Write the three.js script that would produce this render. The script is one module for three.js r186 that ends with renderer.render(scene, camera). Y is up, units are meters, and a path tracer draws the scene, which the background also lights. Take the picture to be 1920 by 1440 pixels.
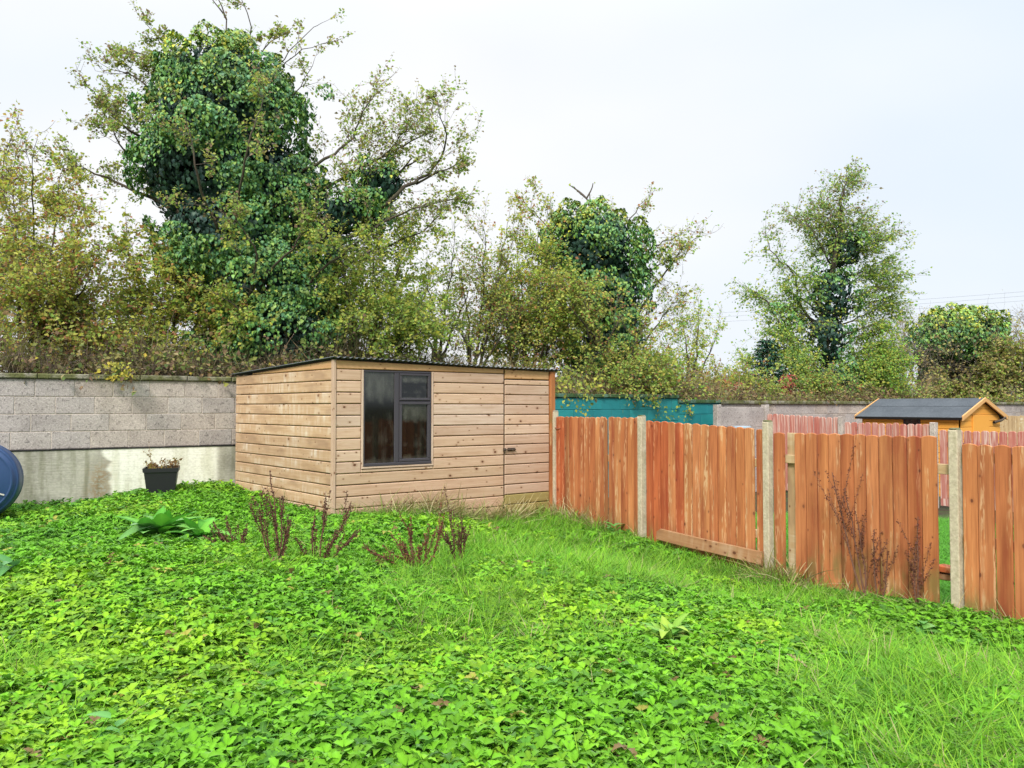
import * as THREE from 'three';
import { mergeGeometries } from 'three/addons/utils/BufferGeometryUtils.js';

// ------------------------------------------------------------------ camera, sky, sun, exposure
const scene = new THREE.Scene();
const FPX = 1442, HORIZON = 762, PITCH = Math.atan((HORIZON - 720) / FPX), EYE = 1.6;
const camera = new THREE.PerspectiveCamera(2 * Math.atan(720 / FPX) * 180 / Math.PI, 4 / 3, 0.1, 2000);
camera.position.set(0, EYE, 0);
camera.rotation.x = PITCH;
const EXPOSURE = 2.15;
const renderer = new THREE.WebGLRenderer({ antialias: true });
renderer.toneMapping = THREE.LinearToneMapping;
renderer.toneMappingExposure = EXPOSURE;
renderer.shadowMap.enabled = true;

// ------------------------------------------------------------------ noise and random
function rng(seed) { let a = seed >>> 0; return () => { a = (a + 0x6D2B79F5) | 0; let t = Math.imul(a ^ (a >>> 15), 1 | a); t = (t + Math.imul(t ^ (t >>> 7), 61 | t)) ^ t; return ((t ^ (t >>> 14)) >>> 0) / 4294967296; }; }
function hash(x, y, s) { let h = Math.imul(x | 0, 374761393) ^ Math.imul(y | 0, 668265263) ^ Math.imul(s | 0, 2147483647); h = Math.imul(h ^ (h >>> 13), 1274126177); h ^= h >>> 16; return (h >>> 0) / 4294967296; }
function vnoise(x, y, px, py, s) {   // value noise that repeats every px, py cells (0: never)
  const ix = Math.floor(x), iy = Math.floor(y), fx = x - ix, fy = y - iy, u = fx * fx * (3 - 2 * fx), v = fy * fy * (3 - 2 * fy);
  const w = (a, p) => p ? ((a % p) + p) % p : a;
  const x0 = w(ix, px), x1 = w(ix + 1, px), y0 = w(iy, py), y1 = w(iy + 1, py);
  const a = hash(x0, y0, s), b = hash(x1, y0, s), c = hash(x0, y1, s), d = hash(x1, y1, s);
  return a + (b - a) * u + (c - a) * v + (a - b - c + d) * u * v;
}
function fbm(x, y, px, py, s, oct = 4, gain = 0.5) { let r = 0, a = 1, t = 0; for (let i = 0; i < oct; i++) { r += a * vnoise(x, y, px, py, s + i * 17); t += a; a *= gain; x *= 2; y *= 2; px *= 2; py *= 2; } return r / t; }
const clamp = (x, a = 0, b = 1) => Math.min(b, Math.max(a, x)), lerp = (a, b, t) => a + (b - a) * t, sstep = (a, b, x) => { const t = clamp((x - a) / (b - a)); return t * t * (3 - 2 * t); };
const mix3 = (a, b, t) => [lerp(a[0], b[0], t), lerp(a[1], b[1], t), lerp(a[2], b[2], t)];
const V = (x, y, z) => new THREE.Vector3(x, y, z);

// ------------------------------------------------------------------ sky: thin bright overcast, bluer to the right, brighter overhead
{
  const W = 512, H = 256, data = new Float32Array(W * H * 4);
  for (let j = 0; j < H; j++) for (let i = 0; i < W; i++) {
    const up = ((j + 0.5) / H - 0.5) * Math.PI, az = ((i + 0.5) / W - 0.5) * 2 * Math.PI;
    const x = Math.cos(az) * Math.cos(up), y = Math.sin(up), z = Math.sin(az) * Math.cos(up);
    const n = fbm(x * 2.2 + 7, z * 2.2 + y * 5 + 3, 0, 0, 91, 5), n2 = fbm(x * 5 + 17, z * 3 + y * 9, 0, 0, 57, 4);
    let blue = clamp(0.10 + 0.8 * sstep(-0.15, 0.6, x) + (n - 0.5) * 1.1 - 0.25 * sstep(0.2, 0.0, y));
    let c = mix3([0.955, 0.965, 0.985], [0.75, 0.86, 0.985], blue);
    const k = (1 + 2.0 * sstep(0.42, 1, y) + (n2 - 0.5) * 0.05) * 1.04 / EXPOSURE;
    c = c.map((v) => v * k);
    if (y < 0) c = mix3(c, [0.10, 0.12, 0.06], sstep(0, -0.08, y));
    data.set([c[0], c[1], c[2], 1], (j * W + i) * 4);
  }
  const t = new THREE.DataTexture(data, W, H, THREE.RGBAFormat, THREE.FloatType);
  t.mapping = THREE.EquirectangularReflectionMapping; t.magFilter = THREE.LinearFilter; t.minFilter = THREE.LinearFilter; t.needsUpdate = true;
  scene.background = t; scene.environment = t;
}
const sun = new THREE.DirectionalLight(new THREE.Color(1, 0.955, 0.88), 1.5);
sun.position.set(-12, 40, 35); sun.target.position.set(0, 0, -9);
sun.castShadow = true; sun.shadow.radius = 24; sun.shadow.mapSize.set(2048, 2048);
Object.assign(sun.shadow.camera, { left: -22, right: 22, top: 22, bottom: -22, near: 1, far: 120 });
scene.add(sun, sun.target);

// ------------------------------------------------------------------ placing
const CP = Math.cos(PITCH), SP = Math.sin(PITCH);
function ray(px, py) { const x = (px - 960) / FPX, y = (720 - py) / FPX; return V(x, y * CP + SP, y * SP - CP); }
function at(px, py, d) { const r = ray(px, py); return r.multiplyScalar(d / -r.z).add(V(0, EYE, 0)); }       // the point that far in front
function frame(x, z, dx, dz) { return { o: V(x, 0, z), a: Math.atan2(-dz, dx), u: V(dx, 0, dz).normalize() }; }  // an upright plane: origin, turn
function onF(F, px, py, off = 0) {      // where a sight line meets an upright plane: [along, height]
  const n = V(Math.sin(F.a), 0, Math.cos(F.a)), r = ray(px, py), c = V(0, EYE, 0), o = F.o.clone().addScaledVector(n, off);
  const p = r.multiplyScalar(n.dot(o.clone().sub(c)) / n.dot(r)).add(c);
  return [p.clone().sub(F.o).dot(F.u), p.y];
}
const names = {};
function numbered(n) { const k = names[n] = (names[n] ?? -1) + 1; return k ? n + '_' + String(k).padStart(3, '0') : n; }
function shade(o) { o.traverse((m) => { if (m.isMesh) { m.castShadow = true; m.receiveShadow = true; } }); return o; }
function tag(o, label, category, group, kind) { o.userData.label = label; if (category) o.userData.category = category; if (group) o.userData.group = group; if (kind) o.userData.kind = kind; return o; }
function thing(name, label, category, pos = V(0, 0, 0), turn = 0, group) { const g = new THREE.Group(); g.name = numbered(name); g.position.copy(pos); g.rotation.y = turn; scene.add(g); return tag(g, label, category, group); }
function part(name, geo, mat, parent, pos, turn, kind) { const m = new THREE.Mesh(geo, mat); m.name = name; if (pos) m.position.copy(pos); if (turn) m.rotation.y = turn; m.castShadow = m.receiveShadow = true; if (kind) m.userData.kind = kind; parent.add(m); return m; }
function solo(name, geo, mat, label, category, kind) { const m = new THREE.Mesh(geo, mat); m.name = numbered(name); m.castShadow = m.receiveShadow = true; scene.add(m); return tag(m, label, category, null, kind); }

// ------------------------------------------------------------------ textures
function tex(w, h, fn, srgb = true) {
  const d = new Uint8Array(w * h * 4);
  for (let j = 0; j < h; j++) for (let i = 0; i < w; i++) { const c = fn(i / w, j / h, i, j), k = (j * w + i) * 4; d[k] = clamp(c[0], 0, 255); d[k + 1] = clamp(c[1], 0, 255); d[k + 2] = clamp(c[2], 0, 255); d[k + 3] = 255; }
  const t = new THREE.DataTexture(d, w, h); t.wrapS = t.wrapT = THREE.RepeatWrapping; t.magFilter = THREE.LinearFilter; t.minFilter = THREE.LinearMipmapLinearFilter; t.generateMipmaps = true;
  if (srgb) t.colorSpace = THREE.SRGBColorSpace; t.needsUpdate = true; return t;
}
const grey = (v) => [v, v, v];
function knots(n, seed, W, H) { const r = rng(seed), k = []; for (let i = 0; i < n; i++) k.push([r() * W, r() * H, 0.004 + 0.010 * r() * r(), 0.45 + 0.5 * r()]); return k; }
function knotAt(list, x, y, W, H) { let m = 0; for (const k of list) { let dx = Math.abs(x - k[0]), dy = Math.abs(y - k[1]); dx = Math.min(dx, W - dx); dy = Math.min(dy, H - dy); if (dx > 0.09 || dy > 0.05) continue; const q = Math.hypot(dx * 0.72, dy) / k[2]; m = Math.max(m, k[3] * (sstep(1.5, 0.75, q) + 0.22 * sstep(3.6, 1.2, q))); } return Math.min(1, m); }
// shiplap: grain along u, 2 m by 1 m
const KN = knots(46, 5, 2, 1);
const TX = {};
TX.ship = tex(1024, 512, (u, v) => {
  const g = fbm(u * 6, v * 90, 6, 90, 3, 4), b = fbm(u * 5, v * 14, 5, 14, 23, 4), s = fbm(u * 24, v * 160, 24, 160, 41, 2);
  let c = mix3([196, 166, 136], [226, 202, 174], g * 0.9 + (b - 0.5) * 0.9);
  c = mix3(c, [176, 140, 104], clamp((s - 0.62) * 2.2) * 0.6);
  c = mix3(c, [196, 172, 146], clamp((b - 0.55) * 3) * 0.5);
  return mix3(c, [92, 52, 26], knotAt(KN, u * 2, v, 2, 1) * 0.92);
});
const KN2 = knots(40, 15, 2, 1);
TX.side = tex(1024, 512, (u, v) => {
  const g = fbm(u * 6, v * 70, 6, 70, 103, 4), b = fbm(u * 7, v * 9, 7, 9, 123, 5), d = fbm(u * 60, v * 4, 60, 4, 141, 3);
  let c = mix3([196, 160, 122], [226, 198, 162], g);
  c = mix3(c, [244, 236, 220], clamp((b - 0.40) * 2.6) * clamp((d - 0.30) * 2.2) * 0.8);
  c = mix3(c, [168, 138, 112], clamp((0.42 - b) * 3) * 0.7);
  return mix3(c, [110, 66, 36], knotAt(KN2, u * 2, v, 2, 1) * 0.85);
});
TX.shipB = tex(512, 512, (u, v) => grey(255 * (0.5 + 0.5 * fbm(u * 6, v * 90, 6, 90, 3, 4) - 0.3 * knotAt(KN, u * 2, v, 2, 1))), false);
// fence stain: u across (2 m), v up (1.6 m)
const KN3 = knots(26, 25, 1.6, 2);
const stain = (wear) => (u, v) => {
  const g = fbm(u * 150, v * 4, 150, 0, 203, 4), b = fbm(u * 24, v * 2.4, 24, 0, 223, 5), w = fbm(u * 46, v * 3.2, 46, 0, 251, 5), f = fbm(u * 220, v * 30, 220, 0, 271, 3);
  const low = sstep(0.35, 0.02, v), top = sstep(0.8, 0.97, v);
  let c = mix3([158, 92, 52], [202, 130, 82], clamp(0.5 + (b - 0.5) * 2.0 + (g - 0.5) * 1.1));
  c = mix3(c, [150, 66, 40], clamp((0.40 - b) * 4) * 0.7);
  const worn = clamp((w - (wear ? 0.548 : 0.61) + low * 0.10 + top * 0.06) * 7) * clamp(0.3 + (f - 0.42) * 3.5);
  c = mix3(c, [216, 176, 138], worn * 0.8);
  c = mix3(c, [126, 112, 62], clamp(low * 1.2 * (fbm(u * 30, v * 8, 30, 0, 301, 4) - 0.42) * 3.5) * 0.7);
  c = mix3(c, [96, 52, 30], clamp((g - 0.66) * 4) * 0.5);
  return mix3(c, [88, 42, 24], knotAt(KN3, v * 1.6, u * 2, 1.6, 2) * 0.8);
};
TX.fence = tex(1024, 1024, stain(1)); TX.fence2 = tex(1024, 1024, stain(0));
TX.fenceB = tex(512, 512, (u, v) => grey(255 * (0.6 * fbm(u * 150, v * 4, 150, 0, 203, 4) + 0.4 * fbm(u * 46, v * 3.2, 46, 0, 251, 5))), false);
// far fence, faded pink
TX.pink = tex(512, 256, (u, v) => { const w = fbm(u * 90, v * 4, 90, 0, 333, 4), b = fbm(u * 20, v * 3, 20, 0, 343, 4); return mix3(mix3([168, 92, 82], [198, 140, 124], b), [220, 196, 182], clamp((w - 0.45) * 4) * 0.75); });
// concrete block, 1 m
TX.block = tex(512, 512, (u, v) => {
  const f = fbm(u * 110, v * 110, 110, 110, 403, 4, 0.7), b = fbm(u * 5, v * 5, 5, 5, 423, 4), p = fbm(u * 40, v * 40, 40, 40, 431, 2);
  let c = mix3([146, 136, 130], [190, 180, 172], clamp(0.5 + (f - 0.5) * 1.8 + (b - 0.5) * 0.9));
  c = mix3(c, [98, 92, 88], clamp((p - 0.66) * 5) * 0.6);
  return mix3(c, [214, 206, 196], clamp((f - 0.63) * 5) * 0.5);
});
TX.blockB = tex(512, 512, (u, v) => grey(255 * fbm(u * 64, v * 64, 64, 64, 403, 4, 0.75)), false);
TX.moss = tex(512, 512, (u, v) => { const f = fbm(u * 40, v * 40, 40, 40, 503, 4, 0.65), b = fbm(u * 7, v * 7, 7, 7, 523, 4); let c = mix3([132, 128, 112], [172, 166, 148], f); c = mix3(c, [96, 100, 48], clamp((b - 0.42) * 4) * 0.8); return mix3(c, [62, 58, 44], clamp((0.42 - f) * 4) * 0.6); });
TX.soil = tex(512, 512, (u, v) => { const f = fbm(u * 50, v * 50, 50, 50, 603, 4, 0.65), b = fbm(u * 6, v * 6, 6, 6, 623, 4); return mix3(mix3([40, 36, 22], [74, 66, 38], f), [56, 92, 28], clamp((b - 0.35) * 3) * 0.7); });
TX.felt = tex(256, 256, (u, v) => { const f = fbm(u * 60, v * 60, 60, 60, 703, 3, 0.7), b = fbm(u * 4, v * 4, 4, 4, 713, 3); return grey(74 + 34 * (f - 0.5) + 20 * (b - 0.5)).map((x, i) => x + [0, 6, 12][i]); });
TX.bark = tex(256, 256, (u, v) => { const f = fbm(u * 30, v * 6, 30, 6, 803, 4, 0.6), b = fbm(u * 5, v * 5, 5, 5, 813, 3); return mix3(mix3([52, 44, 36], [116, 106, 92], f), [78, 92, 58], clamp((b - 0.5) * 3) * 0.5); });
TX.grime = tex(256, 512, (u, v) => { const f = fbm(u * 6, v * 8, 0, 0, 903, 5, 0.6), s = fbm(u * 30, v * 3, 0, 0, 913, 3); const g = clamp(0.02 + (f - 0.5) * 0.4 + sstep(0.6, 0.8, v) * 0.26 + sstep(0.10, 0.0, v) * 0.15 + (s - 0.5) * 0.10, 0.02, 0.6); return grey(255 * (1 - g)); }, false);

const M = {};
function std(o) { return new THREE.MeshStandardMaterial({ roughness: 0.9, ...o }); }
const lin = (r, g, b) => new THREE.Color().setRGB(r, g, b);
M.ship = [[1, 0.97, 0.94], [0.93, 0.86, 0.79], [1, 0.93, 0.86], [0.86, 0.80, 0.77], [0.95, 0.95, 0.97]].map((c) => std({ map: TX.ship, color: lin(...c.map((x, i) => x * [0.95, 0.95, 1.02][i])), bumpMap: TX.shipB, bumpScale: 0.0012, roughness: 0.82 }));
M.shipLow = [[0.86, 0.78, 0.76], [0.80, 0.74, 0.70]].map((c) => std({ map: TX.ship, color: lin(...c), bumpMap: TX.shipB, bumpScale: 0.0012, roughness: 0.85 }));
M.shipTop = std({ map: TX.ship, color: lin(0.92, 0.72, 0.50), bumpMap: TX.shipB, bumpScale: 0.0012, roughness: 0.8 });
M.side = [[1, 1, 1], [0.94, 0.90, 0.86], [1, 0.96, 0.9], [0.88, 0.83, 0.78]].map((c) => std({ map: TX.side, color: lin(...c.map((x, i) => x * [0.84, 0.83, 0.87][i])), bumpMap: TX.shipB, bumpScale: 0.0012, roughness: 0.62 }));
M.algae = std({ map: TX.ship, color: lin(0.52, 0.56, 0.28), roughness: 0.9 });
M.trimBrown = std({ map: TX.fence2, color: lin(0.80, 0.80, 0.70) });
M.fence = [[0.92, 0.90, 0.86], [0.84, 0.74, 0.66], [0.95, 1.02, 0.98], [0.92, 0.62, 0.52], [0.74, 0.78, 0.74], [1.0, 1.0, 0.9]].map((c) => std({ map: TX.fence, color: lin(...c), bumpMap: TX.fenceB, bumpScale: 0.0015, roughness: 0.85 }));
M.fenceSmooth = M.fence.map((m) => { const c = m.clone(); c.map = TX.fence2; return c; });
M.paleWood = std({ map: TX.side, color: lin(0.72, 0.72, 0.62) });
M.weathered = std({ map: TX.side, color: lin(0.50, 0.36, 0.26) });
M.pink = [[1, 1, 1], [0.95, 0.8, 0.78], [1, 1.08, 1.1], [0.85, 0.75, 0.72]].map((c) => std({ map: TX.pink, color: lin(...c) }));
M.block = [[1, 1, 1], [0.93, 0.93, 0.95], [1.05, 1.02, 0.99], [0.97, 0.94, 0.91], [0.88, 0.88, 0.90]].map((c) => std({ map: TX.block, color: lin(...c.map((x, i) => x * [1.10, 1.11, 1.12][i])), bumpMap: TX.blockB, bumpScale: 0.0035, roughness: 0.95 }));
M.mortar = std({ map: TX.block, color: lin(1.35, 1.32, 1.25), bumpMap: TX.blockB, bumpScale: 0.004 });
M.teal = [[0.012, 0.23, 0.245], [0.010, 0.205, 0.225], [0.014, 0.25, 0.255]].map((c) => std({ color: lin(...c), bumpMap: TX.blockB, bumpScale: 0.004, roughness: 0.6 }));
M.tealMortar = std({ color: lin(0.011, 0.17, 0.185), roughness: 0.7 });
M.coping = std({ map: TX.moss, color: lin(0.8, 0.8, 0.78), bumpMap: TX.blockB, bumpScale: 0.008 });
M.tealCoping = std({ map: TX.moss, color: lin(0.30, 0.62, 0.58), bumpMap: TX.blockB, bumpScale: 0.006 });
TX.cream = tex(256, 256, (u, v) => { const f = fbm(u * 60, v * 60, 60, 60, 453, 3, 0.6), b = fbm(u * 8, v * 3, 8, 3, 463, 4); return mix3(mix3([168, 160, 144], [206, 200, 184], clamp(0.5 + (f - 0.5) * 1.2 + (b - 0.5))), [130, 122, 96], clamp((b - 0.62) * 5) * 0.6); });
M.post = std({ map: TX.cream, color: lin(1.0, 0.94, 0.82), bumpMap: TX.blockB, bumpScale: 0.004 });
M.tar = std({ color: lin(0.012, 0.012, 0.012) });
M.darkFrame = std({ color: lin(0.052, 0.046, 0.056), roughness: 0.55, bumpMap: TX.fenceB, bumpScale: 0.001 });
M.glass = new THREE.MeshPhysicalMaterial({ color: lin(0.18, 0.18, 0.15), roughness: 0.05, transmission: 1, transmissionMap: TX.grime, thickness: 0, ior: 1.5 });
M.iron = std({ color: lin(0.10, 0.075, 0.055), roughness: 0.6, metalness: 0.5 });
M.rust = std({ color: lin(0.28, 0.09, 0.05), roughness: 0.8 });
M.roofTin = std({ color: lin(0.13, 0.14, 0.15), roughness: 0.5, metalness: 0.35, bumpMap: TX.blockB, bumpScale: 0.0008 });
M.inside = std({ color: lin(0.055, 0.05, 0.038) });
M.insidePale = std({ color: lin(0.34, 0.33, 0.22) });
M.maroon = std({ color: lin(0.035, 0.02, 0.02) });
M.paper = std({ color: lin(0.5, 0.48, 0.42) });
M.felt = std({ map: TX.felt, roughness: 0.95 });
M.orange = [[0.80, 0.36, 0.05], [0.74, 0.33, 0.045], [0.84, 0.39, 0.065]].map((c) => std({ color: lin(...c), bumpMap: TX.shipB, bumpScale: 0.001, roughness: 0.7 }));
M.orangeTrim = std({ color: lin(0.66, 0.36, 0.13), roughness: 0.7 });
M.soil = std({ map: TX.soil, bumpMap: TX.blockB, bumpScale: 0.02, roughness: 1 });
M.bark = std({ map: TX.bark, color: lin(0.85, 0.82, 0.8), roughness: 1 });
M.twig = std({ color: lin(0.115, 0.092, 0.075), roughness: 1 });
M.twigGrey = std({ color: lin(0.20, 0.17, 0.14), roughness: 1 });
M.leaf = new THREE.MeshPhysicalMaterial({ color: 0xffffff, vertexColors: true, roughness: 0.92, transmission: 0.30, thickness: 0, specularIntensity: 0.5 });
M.treeLeaf = new THREE.MeshPhysicalMaterial({ color: 0xffffff, vertexColors: true, roughness: 0.95, transmission: 0.48, thickness: 0, specularIntensity: 0.4 });
M.ivy = std({ color: 0xffffff, vertexColors: true, roughness: 0.55 });
M.blade = new THREE.MeshPhysicalMaterial({ color: 0xffffff, vertexColors: true, roughness: 0.92, transmission: 0.28, thickness: 0, specularIntensity: 0.6 });
M.barrel = std({ color: lin(0.022, 0.058, 0.155), roughness: 0.38 });
M.pot = std({ color: lin(0.018, 0.017, 0.022), roughness: 0.45 });
M.dryStem = std({ color: lin(0.30, 0.20, 0.09), roughness: 1 });
M.dockStem = std({ color: lin(0.16, 0.075, 0.05), roughness: 1 });
M.dockSeed = std({ color: lin(0.15, 0.062, 0.04), roughness: 1 });

// ------------------------------------------------------------------ geometry helpers
// a plate cut to an outline (x, y), front face at z = +d/2 with a chamfer; uv in metres / texture size
function prism(pts, d, bev = 0.003, o = {}) {
  const n = pts.length, P = [], U = [], su = o.su ?? 1, sv = o.sv ?? 1, ou = o.ou ?? 0, ov = o.ov ?? 0, swap = o.swap;
  let cx = 0, cy = 0; for (const p of pts) { cx += p[0] / n; cy += p[1] / n; }
  const inset = pts.map((p, i) => {
    const a = pts[(i + n - 1) % n], b = pts[(i + 1) % n]; let e1 = [p[0] - a[0], p[1] - a[1]], e2 = [b[0] - p[0], b[1] - p[1]];
    const l1 = Math.hypot(...e1) || 1, l2 = Math.hypot(...e2) || 1; const n1 = [-e1[1] / l1, e1[0] / l1], n2 = [-e2[1] / l2, e2[0] / l2];
    const k = Math.max(0.4, 1 + n1[0] * n2[0] + n1[1] * n2[1]); return [p[0] + (n1[0] + n2[0]) / k * bev, p[1] + (n1[1] + n2[1]) / k * bev];
  });
  const F = inset.map((p) => [p[0], p[1], d / 2]), R = pts.map((p) => [p[0], p[1], d / 2 - bev]), B = pts.map((p) => [p[0], p[1], -d / 2]);
  const uv = (p) => { let a = p[0] + (d / 2 - p[2]) * 0.7, b = p[1] + (d / 2 - p[2]) * 0.7; if (swap) [a, b] = [b, a]; return [(a + ou) / su, (b + ov) / sv]; };
  const tri = (a, b, c) => { for (const p of [a, b, c]) { P.push(...p); U.push(...uv(p)); } };
  const quad = (a, b, c, e) => { tri(a, b, c); tri(a, c, e); };
  for (let i = 1; i < n - 1; i++) { tri(F[0], F[i], F[i + 1]); tri(B[0], B[i + 1], B[i]); }
  for (let i = 0; i < n; i++) { const j = (i + 1) % n; quad(R[i], R[j], F[j], F[i]); quad(B[i], B[j], R[j], R[i]); }
  const g = new THREE.BufferGeometry(); g.setAttribute('position', new THREE.Float32BufferAttribute(P, 3)); g.setAttribute('uv', new THREE.Float32BufferAttribute(U, 2)); g.computeVertexNormals(); return g;
}
const rect = (x0, y0, x1, y1) => [[x0, y0], [x1, y0], [x1, y1], [x0, y1]];
function box(x0, y0, x1, y1, z0, z1, bev = 0.004, o) { return prism(rect(x0, y0, x1, y1), z1 - z0, bev, o).translate(0, 0, (z0 + z1) / 2); }
class Wood {       // tapered tubes joined into one mesh
  constructor() { this.p = []; this.n = []; this.u = []; this.i = []; }
  tube(pts, r0, r1, sides = 3) {
    const N = pts.length, base = this.p.length / 3; let t = V(), a = V(), b = V(), len = 0;
    for (let k = 0; k < N; k++) {
      t.copy(pts[Math.min(k + 1, N - 1)]).sub(pts[Math.max(k - 1, 0)]).normalize(); if (k) len += pts[k].distanceTo(pts[k - 1]);
      a.set(0.3, 0.2, 0.9).cross(t); if (a.lengthSq() < 0.01) a.set(1, 0, 0).cross(t); a.normalize(); b.crossVectors(t, a);
      const r = lerp(r0, r1, k / (N - 1));
      for (let s = 0; s < sides; s++) { const q = s / sides * Math.PI * 2, c = Math.cos(q), d = Math.sin(q); const nx = a.x * c + b.x * d, ny = a.y * c + b.y * d, nz = a.z * c + b.z * d; this.p.push(pts[k].x + nx * r, pts[k].y + ny * r, pts[k].z + nz * r); this.n.push(nx, ny, nz); this.u.push(s / sides * 0.5, len); }
      if (k) for (let s = 0; s < sides; s++) { const s2 = (s + 1) % sides, A = base + (k - 1) * sides + s, B = base + (k - 1) * sides + s2, C = base + k * sides + s2, D = base + k * sides + s; this.i.push(A, B, C, A, C, D); }
    }
  }
  geo() { const g = new THREE.BufferGeometry(); g.setAttribute('position', new THREE.Float32BufferAttribute(this.p, 3)); g.setAttribute('normal', new THREE.Float32BufferAttribute(this.n, 3)); g.setAttribute('uv', new THREE.Float32BufferAttribute(this.u, 2)); g.setIndex(this.i); return g; }
}
// a leaf: base at 0, tip at +y, face +z
function leafGeo(len, wid, o = {}) {
  const n = o.n ?? 3, fold = o.fold ?? 0.35, droop = o.droop ?? 0.25, P = [], C = [], I = [], w = o.w ?? ((t) => Math.pow(Math.sin(Math.PI * Math.pow(t, 0.72)), 0.85));
  for (let k = 0; k <= n; k++) {
    const t = k / n, y = len * t * (1 - 0.12 * droop * t), z = -droop * len * t * t, ww = wid / 2 * w(t), e = o.teeth && k % 2 ? 0.74 : 1, m = o.mid ?? 1.15, ed = o.edge ?? 0.94;
    const sh = o.teeth && k % 2 === 0 && k > 0 && k < n ? len * 0.05 : 0;
    P.push(-ww * e, y + sh, z + fold * ww * e, 0, y, z, ww * e, y + sh, z + fold * ww * e); C.push(ed, ed, ed, m, m, m, ed, ed, ed);
    if (k) { const a = (k - 1) * 3, b = k * 3; I.push(a, a + 1, b + 1, a, b + 1, b, a + 1, a + 2, b + 2, a + 1, b + 2, b + 1); }
  }
  const g = new THREE.BufferGeometry(); g.setAttribute('position', new THREE.Float32BufferAttribute(P, 3)); g.setAttribute('color', new THREE.Float32BufferAttribute(C, 3)); g.setIndex(I); g.computeVertexNormals(); return g;
}
const X = V(), Y = V(), Z = V(), MM = new THREE.Matrix4();
function leafMatrix(p, n, tip, s) { Z.copy(n).normalize(); Y.copy(tip).addScaledVector(Z, -tip.dot(Z)); if (Y.lengthSq() < 1e-5) Y.set(1, 0.1, 0).addScaledVector(Z, -Z.x); Y.normalize(); X.crossVectors(Y, Z); return MM.makeBasis(X, Y, Z).scale(V(s, s, s)).setPosition(p); }
// leaves = [{p, n, t, s, c}] scattered as copies of one leaf
function scatter(name, geo, mat, leaves, parent) {
  const m = new THREE.InstancedMesh(geo, mat, leaves.length); m.name = name; const c = new THREE.Color();
  leaves.forEach((l, i) => { m.setMatrixAt(i, l.m ?? leafMatrix(l.p, l.n, l.t, l.s)); m.setColorAt(i, c.setRGB(...l.c)); });
  m.castShadow = m.receiveShadow = true; m.userData.kind = 'stuff'; parent.add(m); return m;
}
const rv = (r) => V(r() * 2 - 1, r() * 2 - 1, r() * 2 - 1);

// ------------------------------------------------------------------ the main lines of the place
const WALL = frame(-6.52, -9.8, 0.853, -0.522);                 // the long block wall at the back
const C0 = at(625, 953, 8.89), C1 = at(1037, 945, 10.78), CB = V(-3.95, 0, -11.0);
const FRONT = frame(C0.x, C0.z, C1.x - C0.x, C1.z - C0.z);
const SIDE = frame(CB.x, CB.z, C0.x - CB.x, C0.z - CB.z);
const P1 = V(1.576, 0, -9.35), P3 = V(3.64, 0, -6.33);
const FENCE = frame(P1.x, P1.z, P3.x - P1.x, P3.z - P1.z);
const PK = V(7.44, 0, -13.5), PINK = frame(PK.x, PK.z, FENCE.u.x, FENCE.u.z);
function wallX(px) { return onF(WALL, px, 740)[0]; }

// ground height: smooth blend between surveyed spots
const SPOTS = [[at(625, 953, 8.89), 0.2], [at(1037, 945, 10.6), 0.27], [at(445, 905, 11), 0.2], [at(300, 918, 10.75), 0.16], [at(60, 935, 10), 0.24], [at(1203, 1000, 9.35), 0.15], [at(1320, 1036, 8.5), 0.18], [at(1440, 1068, 7.84), 0.17], [at(1620, 1106, 7.1), 0.17], [at(1790, 1136, 6.33), 0.16], [at(1920, 1168, 5.8), 0.15],
  [V(0, 0, -3.4), 0], [V(-2.6, 0.06, -3.6), 0], [V(2.2, -0.02, -3.4), 0], [V(0, 0, 0), 0], [V(-6, 0.2, -5), 0], [V(-3, 0.2, -6.5), 0], [V(0.2, 0.06, -6.5), 0], [V(5, -0.02, -3), 0], [at(1770, 952, 13.4), 0.02], [V(11, -0.2, -11), 0], [V(4.6, -0.2, -14.6), 0], [V(9, -0.2, -17), 0], [V(6, -0.08, -6), 0], [V(-9, 0.35, -8), 0]].map(([p, k]) => [p.x, p.z, p.y - k]);
function ground(x, z) {
  let s = 0, w = 0; for (const p of SPOTS) { const d2 = (x - p[0]) ** 2 + (z - p[1]) ** 2, k = 1 / (d2 * d2 + 0.25); s += k * p[2]; w += k; }
  return s / w + 0.05 * (fbm(x * 0.8 + 40, z * 0.8 + 40, 0, 0, 71, 3) - 0.5);
}
function onGround(px, py) { let d = 6; for (let i = 0; i < 14; i++) { const r = ray(px, py), p = at(px, py, d), g = ground(p.x, p.z); d = lerp(d, (EYE - g) / -r.y * -r.z, 0.7); if (!(d > 0 && d < 60)) d = 20; } const p = at(px, py, d); p.y = ground(p.x, p.z); return p; }
const wallTop = (x) => x < 12 ? 2.07 - 0.0245 * x : 1.735 - 0.011 * (x - 12);   // coping height along the wall
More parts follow.
